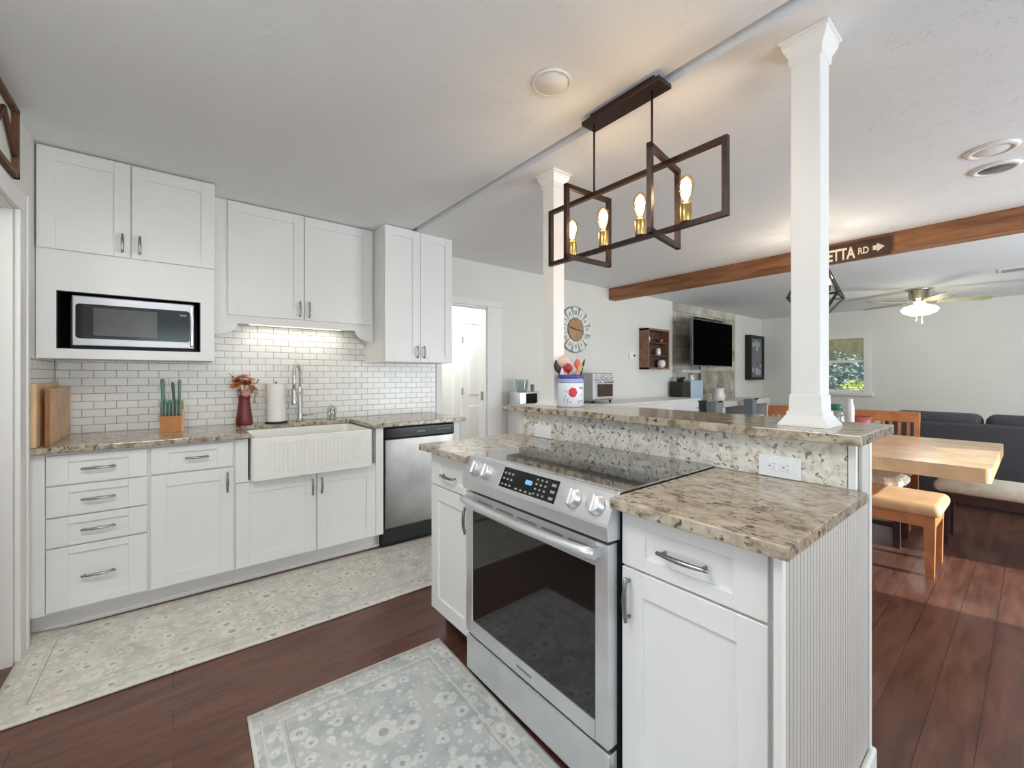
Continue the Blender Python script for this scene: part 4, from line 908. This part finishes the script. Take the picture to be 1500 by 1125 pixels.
# mantel and water dispenser, console, buckets
o = MB().box(6.08, 6.65, 3.40, 3.56, 1.30, 1.345, .004).build('mantel_shelf', mat('pale_mantel', (196, 204, 206), .5, noise=.05)); tag(o, 'pale mantel shelf on the stone wall below the television', 'shelf')
t = thing('beverage_cooler', 'black beverage cooler with pale blue door by the stone wall', 'cooler', (6.25, 3.4, 0))
MB().box(5.90, 6.60, 3.26, 3.53, 0, .86, .006).build('cabinet', black_matte, t)
MB().box(5.92, 6.17, 3.31, 3.50, .8605, 1.165, .006).build('housing', black_gloss, t)
MB().box(6.172, 6.55, 3.31, 3.50, .8605, 1.18, .012, 3).build('door', pale_blue, t)
def plant_leaf(b, c, n, L):
    for i in range(n):
        a = 2 * math.pi * i / n; e = Vector((math.cos(a), math.sin(a), random.uniform(.2, .9))).normalized(); b.tube([Vector(c), Vector(c) + e * L * .6, Vector(c) + e * L + Vector((0, 0, -.02))], [.004, .014, .001], 5, .3)
t = thing('potted_plant', 'small dark leafy plant on top of the beverage cooler', 'plant', (6.03, 3.4, 1.166))
MB().lathe(6.03, 3.4, [(.001, 1.166), (.045, 1.166), (.055, 1.20), (.045, 1.20), (.001, 1.19)], 16).build('pot', black_matte, t)
b = MB(); plant_leaf(b, (6.03, 3.4, 1.195), 11, .10); b.build('leaves', leaf_d, t)
o = MB().lathe(6.36, 3.4, [(.001, 1.181), (.035, 1.181), (.04, 1.21), (.022, 1.24), (.026, 1.265), (.001, 1.267)], 16).build('jar', porcelain); tag(o, 'small white jar on the pale blue cooler door unit', 'jar')
t = thing('console_table', 'white console table with open dark shelf below the stone wall', 'console table', (7.7, 3.3, 0))
MB().box(6.75, 8.6, 3.08, 3.535, .755, .845, .006).box(6.75, 6.85, 3.1, 3.53, 0, .755).box(8.5, 8.6, 3.1, 3.53, 0, .755).box(7.62, 7.70, 3.1, 3.53, 0, .755).build('frame', trim_paint, t)
MB().box(6.85, 8.5, 3.14, 3.52, .30, .34).box(6.85, 8.5, 3.5, 3.53, .34, .755).build('shelf', dark_wood, t)
t = thing('cream_jug', 'cream ceramic jug on the console table', 'jug', (7.05, 3.3, .8455))
MB().lathe(7.05, 3.3, [(.001, .8455), (.09, .8455), (.105, .92), (.08, 1.0), (.09, 1.05), (.075, 1.05), (.001, .98)], 20).build('body', porcelain, t)
MB().tube([(7.14, 3.3, 1.02), (7.21, 3.3, 1.0), (7.2, 3.3, .92), (7.15, 3.3, .89)], .014, 8).build('handle', porcelain, t)
def bucket(label, x, y, z):
    t = thing('storage_bin', label, 'bin', (x, y, z), 'grey bins with black handles')
    vs = []
    for e, zz in ((.075, z), (.09, z + .25), (.078, z + .25), (.065, z + .02)): vs += [(x - e, y - e * .8, zz), (x + e, y - e * .8, zz), (x + e, y + e * .8, zz), (x - e, y + e * .8, zz)]
    fs = [(3, 2, 1, 0), (12, 13, 14, 15)] + [(4 * k + i, 4 * k + (i + 1) % 4, 4 * k + 4 + (i + 1) % 4, 4 * k + 4 + i) for k in range(3) for i in range(4)]
    MB().add(vs, fs).build('body', grey_box, t)
    MB().tube([(x + .095, y - .05, z + .17), (x + .11, y - .05, z + .235), (x + .05, y - .09, z + .265), (x - .02, y - .08, z + .255)], .011, 8).build('handle', black_matte, t)
for x, y, l in ((6.05, 2.9, 'low white stool carrying the left grey bin'), (7.28, 2.9, 'low white stool carrying the right grey bin')):
    t = thing('side_stool', l, 'stool', (x, y, 0), 'white stools under the grey bins')
    MB().box(x - .16, x + .16, y - .14, y + .14, .59, .625, .006).build('seat', trim_paint, t)
    for sx_ in (-1, 1):
        for sy_ in (-1, 1): MB().box(x + sx_ * .13 - .02, x + sx_ * .13 + .02, y + sy_ * .11 - .02, y + sy_ * .11 + .02, 0, .59).build('leg', trim_paint, t)
bucket('grey bin with black handle on the left white stool', 6.05, 2.9, .6255); bucket('grey bin with black handle on the right white stool', 7.28, 2.9, .6255)

# framed dark mirror near the corner
t = thing('framed_picture', 'tall black framed picture on the back wall near the corner', 'picture', (9.0, 3.5, 1.17))
MB().box(8.66, 8.72, 3.44, YW - .002, 1.17, 2.04).box(9.24, 9.30, 3.44, YW - .002, 1.17, 2.04).box(8.72, 9.24, 3.44, YW - .002, 1.98, 2.04).box(8.72, 9.24, 3.44, YW - .002, 1.17, 1.23).build('frame', black_matte, t)
MB().box(8.72, 9.24, 3.46, 3.47, 1.23, 1.98).build('picture_panel', mat('grey_print', (112, 114, 120), .35, noise=.12, nscale=5), t)
p = MB()
for x, z, r_ in ((8.82, 1.86, .05), (8.95, 1.88, .06), (9.08, 1.87, .05), (9.0, 1.79, .05), (8.82, 1.36, .05), (9.0, 1.34, .08), (9.12, 1.32, .06), (9.15, 1.45, .04)): p.lathe(x, z, [(r_, 0), (r_, -.003), (.001, -.003)], 12, 'y', 3.459)
p.build('pale_motifs', mat('pale_print', (186, 196, 198), .5, noise=.1), t)

# ------------------------------------------------------------------ living room
# road sign on the beam
t = thing('road_sign', 'brown wooden road sign reading ETTA RD with an arrow on the beam', 'sign', (4.48, .95, 2.24))
MB().box(4.474, 4.499, .728, 1.34, 2.236, 2.378, .004).build('board', sign_brown, t)
MG = frame((4.474, 1.150, 2.250), (0, -1, 0), (0, 0, 1), (-1, 0, 0))
text_mesh('ETTA', .135, .002, MG, sign_cream, 'lettering', t, (.60, 1.0), .025)
text_mesh('RD', .075, .002, frame((4.474, .938, 2.272), (0, -1, 0), (0, 0, 1), (-1, 0, 0)), sign_cream, 'lettering', t, (.72, 1.0), .025)
MB(frame((4.474, .84, 2.303), (0, -1, 0), (0, 0, 1), (-1, 0, 0))).prism([(0, -.018), (.026, -.018), (.026, -.036), (.074, 0), (.026, .036), (.026, .018), (0, .018)], 0, .003, 'y').build('arrow', sign_cream, t)

# lantern pendant over the table
LX, LY = 4.0, 1.105
t = thing('lantern_pendant', 'black open geometric lantern pendant above the dining table', 'pendant light', (LX, LY, 1.75))
lan = MB(); TOP, EQ, BOT = [], [], []
for k in range(4):
    a = R(45 + 90 * k + 6); e = Vector((math.cos(a), math.sin(a), 0)); C_ = Vector((LX, LY, 0))
    TOP.append(C_ + e * .07 + Vector((0, 0, 2.16))); EQ.append(C_ + e * .225 + Vector((0, 0, 1.875))); BOT.append(C_ + e * .10 + Vector((0, 0, 1.755)))
for k in range(4):
    j = (k + 1) % 4
    for p, q in ((TOP[k], EQ[k]), (EQ[k], BOT[k]), (TOP[k], TOP[j]), (EQ[k], EQ[j]), (BOT[k], BOT[j])): lan.bar(p, q, .014, .014)
lan.build('cage', black_matte, t)
MB().cyl((LX, LY, 2.16), (LX, LY, ZL - .02), .007, n=8).build('rod', black_matte, t)
MB().lathe(LX, LY, [(.001, ZL - .03), (.06, ZL - .028), (.065, ZL - .001)], 20).build('canopy', black_matte, t)
MB().cyl((LX - .07, LY, 2.16), (LX + .07, LY, 2.16), .006, n=8).cyl((LX, LY - .07, 2.16), (LX, LY + .07, 2.16), .006, n=8).cyl((LX, LY, 2.16), (LX, LY, 1.92), .008, n=8).build('stem', black_matte, t)
for k in range(3):
    a = R(-90 + 120 * k); x, y = LX + .088 * math.cos(a), LY + .088 * math.sin(a)
    MB().cyl((LX, LY, 1.925), (x, y, 1.925), .006, n=8).cyl((x, y, 1.92), (x, y, 1.965), .012, n=10).build('socket', black_matte, t)
    MB().lathe(x, y, [(.001, 1.966), (.012, 1.968), (.024, 2.0), (.022, 2.02), (.008, 2.05), (.001, 2.052)], 14).build('bulb', lamp_bulb, t)
d = bpy.data.lights.new('lantern_light', 'POINT'); d.energy = 9; d.color = (1, .86, .66); d.shadow_soft_size = .05
l = bpy.data.objects.new('lantern_light', d); l.location = (LX, LY, 2.0); COL.objects.link(l)

# ceiling fan
QX, QY = 7.75, .975
t = thing('ceiling_fan', 'flush ceiling fan with lit bowl light in the living room', 'ceiling fan', (QX, QY, ZL))
MB().lathe(QX, QY, [(.14, ZL - .001), (.14, ZL - .02), (.115, ZL - .03), (.105, ZL - .13), (.07, ZL - .15), (.06, ZL - .20), (.001, ZL - .20)], 28).build('motor_housing', fan_nickel, t)
for k in range(5):
    a = R(72 * k - 76); u = Vector((math.cos(a), math.sin(a), 0)); v = Vector((-math.sin(a), math.cos(a), 0)); ti = v * math.cos(R(14)) - Vector((0, 0, math.sin(R(14)))); b = MB(frame((QX, QY, ZL - .175), u[:], u.cross(ti)[:], ti[:]))
    b.prism([(.17, -.045), (.30, -.06), (.62, -.07), (.66, -.05), (.66, .05), (.62, .07), (.30, .06), (.17, .045)], -.005, .005).build('blade', fan_blade, t)
    MB(frame((QX, QY, ZL - .168), u[:], (0, 0, 1), v[:])).box(.05, .22, -.02, .02, -.004, .004).build('blade_arm', fan_nickel, t)
MB().lathe(QX, QY, [(.05, ZL - .2), (.16, ZL - .235), (.19, ZL - .27), (.17, ZL - .31), (.10, ZL - .345), (.001, ZL - .355)], 28).build('light_bowl', frost, t)
for dx, L in ((-.03, .12), (.03, .08)): MB().tube([(QX - .03, QY + dx, ZL - .34), (QX - .03, QY + dx, ZL - .34 - L)], [.004, .008], 6).build('pull_chain', fan_nickel, t)
d = bpy.data.lights.new('fan_light', 'POINT'); d.energy = 14; d.color = (1, .95, .82); d.shadow_soft_size = .15
l = bpy.data.objects.new('fan_light', d); l.location = (QX, QY, ZL - .45); COL.objects.link(l)

# dining table
t = thing('dining_table', 'pale thick-topped wooden dining table in front of the dark sofa', 'table', (4.1, 1.0, 0))
vs = rrect(3.40, 4.76, .15, 2.05, .03)
MB().prism(vs, .675, .755).build('tabletop', table_wood, t)
for y in (1.25, 1.82):
    m = MB(); m.bar((3.62, y, 0.03), (4.55, y, .67), .06, .08).bar((4.55, y, 0.03), (3.62, y, .67), .06, .08); m.box(3.55, 4.62, y - .05, y + .05, 0, .05).box(3.6, 4.57, y - .05, y + .05, .63, .675); m.build('trestle_leg', black_matte, t)
# leather bench
def bench(label, x0, x1, y0, y1, seat_m, leg_m, tuft=False, h=.46):
    t = thing('dining_bench', label, 'bench', ((x0 + x1) / 2, (y0 + y1) / 2, 0))
    MB().box(x0 - .03, x1 + .03, y0 - .03, y1 + .03, h - .085, h, .038, 4).build('seat_cushion', seat_m, t)
    MB().box(x0, x1, y0, y0 + .025, h - .15, h - .08).box(x0, x1, y1 - .025, y1, h - .15, h - .08).box(x0, x0 + .025, y0 + .025, y1 - .025, h - .15, h - .08).box(x1 - .025, x1, y0 + .025, y1 - .025, h - .15, h - .08).build('apron', leg_m, t)
    for x in (x0, x1 - .055):
        for y in (y0, y1 - .055):
            v = [(x, y, h - .08), (x + .055, y, h - .08), (x + .055, y + .055, h - .08), (x, y + .055, h - .08), (x + .006, y + .006, 0), (x + .045, y + .006, 0), (x + .045, y + .045, 0), (x + .006, y + .045, 0)]
            MB().add(v, [(0, 1, 2, 3), (7, 6, 5, 4), (0, 4, 5, 1), (1, 5, 6, 2), (2, 6, 7, 3), (3, 7, 4, 0)]).build('leg', leg_m, t)
    return t
bench('tan leather bench with honey oak legs at the near side of the table', 3.66, 4.06, .39, 1.5, tan_leather, orange_wood)
bench('cream upholstered bench between the table and the dark sofa', 4.50, 4.86, -.9, .46, cream_fabric, dark_wood, h=.47)

def chair(label, cx_, cy_, rot):
    t = thing('dining_chair', label, 'chair', (cx_, cy_, 0), 'honey oak slat-back dining chairs')
    # faces -X; built at the origin offset, then rotated through the root
    def at(x, y, z): return (cx_ + x, cy_ + y, z)
    MB().box(cx_ - .21, cx_ + .21, cy_ - .22, cy_ + .22, .43, .455, .006).build('seat', orange_wood, t)
    MB().box(cx_ - .2, cx_ + .19, cy_ - .2, cy_ + .2, .4555, .50, .02, 3).build('seat_cushion', cream_fabric, t)
    for x in (-.19, .19):
        for y in (-.2, .2): MB().box(cx_ + x - .02, cx_ + x + .02, cy_ + y - .02, cy_ + y + .02, 0, .43).build('leg', orange_wood, t)
    for y in (-.205, .205): MB().bar(at(.2, y, .43), at(.255, y, .93), .036, .03, (1, 0, 0)).build('back_post', orange_wood, t)
    MB().box(cx_ + .235, cx_ + .268, cy_ - .225, cy_ + .225, .84, .935, .008).build('top_rail', orange_wood, t)
    MB().box(cx_ + .205, cx_ + .23, cy_ - .19, cy_ + .19, .56, .60).build('lower_rail', orange_wood, t)
    for k in range(6): y = -.15 + k * .06; MB().bar(at(.216, y, .59), at(.25, y, .85), .022, .012, (1, 0, 0)).build('slat', orange_wood, t)
    t.rotation_euler = (0, 0, R(rot)); return t
chair('honey oak slat-back chair at the far side of the table, left of the sofa', 4.84, .86, 0)
chair('honey oak chair farther left behind the table, partly behind the column', 4.85, 1.62, 0)
t = thing('low_stool', 'dark-legged stool with cream ruffled cushion under the table behind the tan bench', 'stool', (4.2, .82, 0))
MB().box(4.105, 4.445, .62, 1.02, .40, .43, .004).build('seat', dark_wood, t)
cu = MB(); vs = []; fs = []; n_ = 64
for lv, (zz, ex) in enumerate(((.4305, -.01), (.445, .012), (.475, .016), (.497, -.005), (.503, -.03))):
    for i in range(n_):
        a = 2 * math.pi * i / n_; c_, q_ = math.cos(a), math.sin(a); w_ = (abs(c_) ** 6 + abs(q_) ** 6) ** (-1 / 6); e_ = 1 + (ex + .007 * math.sin(16 * a) * (lv in (1, 2, 3))) / .2
        vs.append((4.275 + .162 * c_ * w_ * e_, .82 + .2 * q_ * w_ * e_, zz))
for k in range(4):
    for i in range(n_): j = (i + 1) % n_; fs.append((k * n_ + i, k * n_ + j, (k + 1) * n_ + j, (k + 1) * n_ + i))
fs += [tuple(range(n_))[::-1], tuple(range(4 * n_, 5 * n_))]
cu.add(vs, fs).build('seat_cushion', cream_fabric, t)
for x, y in ((4.126, .64), (4.126, 1.0), (4.424, .64), (4.424, 1.0)): MB().box(x - .02, x + .02, y - .02, y + .02, 0, .40).build('leg', dark_wood, t)
MB().box(4.116, 4.136, .66, .98, .14, .17).build('stretcher', dark_wood, t); MB().box(4.414, 4.434, .66, .98, .14, .17).build('stretcher', dark_wood, t)

# sofa seen from behind
t = thing('sofa', 'dark charcoal sofa seen from behind across the living room', 'sofa', (6.3, -.4, 0))
SY0, SY1_ = -1.7, 1.0
MB().box(5.82, 6.0, SY0, SY1_, .08, .80, .03, 3).build('back', sofa_fabric, t)
MB().box(6.0, 6.75, SY0 + .2, SY1_ - .2, .08, .42, .03, 3).build('base', sofa_fabric, t)
for y in (SY0, SY1_ - .2): MB().box(6.0, 6.75, y, y + .2, .08, .60, .04, 3).build('arm', sofa_fabric, t)
n_ = 4; L = (SY1_ - SY0 - .06) / n_
for k in range(n_):
    y = SY0 + .03 + k * L; MB().box(5.95, 6.2, y + .008, y + L - .008, .5, .885, .07, 4).build('back_cushion', sofa_fabric, t)
    if 0 < k < 3 or True: MB().box(6.18, 6.74, max(y, SY0 + .21) + .004, min(y + L, SY1_ - .21) - .004, .42, .54, .04, 3).build('seat_cushion', sofa_fabric, t)
for x in (5.88, 6.68):
    for y in (SY0 + .08, SY1_ - .08): MB().cyl((x, y, 0), (x, y, .085), .022, .03, 10).build('foot', dark_wood, t)

# things on the dining table
def bottle(name, label, cat, x, y, prof, m, cap=None):
    t = thing(name, label, cat, (x, y, .7555)); MB().lathe(x, y, [(r, .7555 + h) for r, h in prof], 18).build('body', m, t)
    if cap: MB().lathe(x, y, [(r, .7555 + h) for r, h in cap[0]], 14).build('lid', cap[1], t)
bottle('glass_jar', 'clear glass jar with a teal lid on the dining table beside the near column', 'jar', 4.05, .98, [(.001, 0), (.055, 0), (.06, .02), (.06, .2), (.04, .235), (.034, .235), (.05, .2), (.05, .02), (.001, .015)], clear_glass, ([(.001, .235), (.04, .235), (.04, .275), (.001, .28)], mat('teal_lid', (50, 112, 104), .4, noise=.05)))
bottle('white_bottle', 'slim white bottle standing on the dining table', 'bottle', 4.2, .925, [(.001, 0), (.02, 0), (.023, .01), (.023, .25), (.015, .29), (.015, .315), (.001, .315)], plastic_white)
bottle('fruit_bowl', 'small red ceramic bowl standing on the dining table', 'bowl', 4.35, .90, [(.001, 0), (.03, 0), (.05, .02), (.075, .12), (.08, .17), (.074, .17), (.05, .04), (.001, .03)], mat('red_ceramic', (158, 74, 66), .4, noise=.08))

# hallway ceiling light
t = thing('hallway_ceiling_light', 'round lit ceiling light in the hallway', 'ceiling light', (2.3, 4.3, ZL))
MB().lathe(2.3, 4.3, [(.14, ZL - .001), (.14, ZL - .02), (.12, ZL - .06), (.05, ZL - .085), (.001, ZL - .09)], 24).build('shade', mat('lit_opal', (250, 252, 255), .4, emit=2.5, ecol=(244, 250, 255)), t)
d = bpy.data.lights.new('hallway_light', 'POINT'); d.energy = 44; d.color = (.92, .97, 1); d.shadow_soft_size = .12
l = bpy.data.objects.new('hallway_light', d); l.location = (2.3, 4.25, 2.15); COL.objects.link(l)
d = bpy.data.lights.new('side_room_light', 'POINT'); d.energy = 14; d.color = (1, .99, .97); d.shadow_soft_size = .2
l = bpy.data.objects.new('side_room_light', d); l.location = (-1.3, 1.6, 2.1); COL.objects.link(l)

# ------------------------------------------------------------------ outside the living-room window
o = MB().box(XW + .2, 30, -8, 16, -.35, -.3).build('lawn', lawn); o['kind'] = 'structure'
def shrub(label, x, y, z, r, m):
    b = MB(); vs = []; fs = []
    for i in range(1500):
        d = Vector((random.gauss(0, 1), random.gauss(0, 1), random.gauss(0, 1))).normalized() * r * random.uniform(.45, 1) ** .6; d.z *= 1.15
        c = Vector((x, y, z + r * 1.1)) + d + Vector((math.sin(d.z * 5 / r), math.cos(d.y * 6 / r), 0)) * r * .12
        e = Vector((random.gauss(0, 1), random.gauss(0, 1), random.gauss(0, 1))).normalized(); f = e.orthogonal().normalized(); q = r * random.uniform(.07, .13); k = len(vs)
        vs += [c, c + e * q + f * q * .4, c + e * q * 2, c + e * q - f * q * .4]; fs.append((k, k + 1, k + 2, k + 3))
    b.add(vs, fs)
    t = thing('garden_tree', label, 'tree', (x, y, -.3), 'trees outside the window'); b.build('crown', m, t); MB().cyl((x, y, -.3), (x, y, z + r), r * .09, n=8).build('trunk', dark_wood, t)
shrub('big blue-green tree outside the living-room window, at the left', 16.5, 4.4, -.2, 1.05, foliage)
shrub('blue-green tree outside the living-room window, at the right', 18.75, 3.55, -.2, .98, foliage)
shrub('small yellow-green shrub low outside the living-room window', 13.6, 2.85, -.25, .62, foliage2)
t = thing('garden_fence', 'weathered board fence beyond the trees outside the window', 'fence', (21.5, 4, -.3))
MB().box(21.48, 21.52, -2, 12, -.3, 3.4).build('boards', fence_w, t)
for k in range(6): MB().box(21.38, 21.4795, -1.8 + k * 2.6, -1.7 + k * 2.6, -.3, 3.45).build('post', fence_w, t)
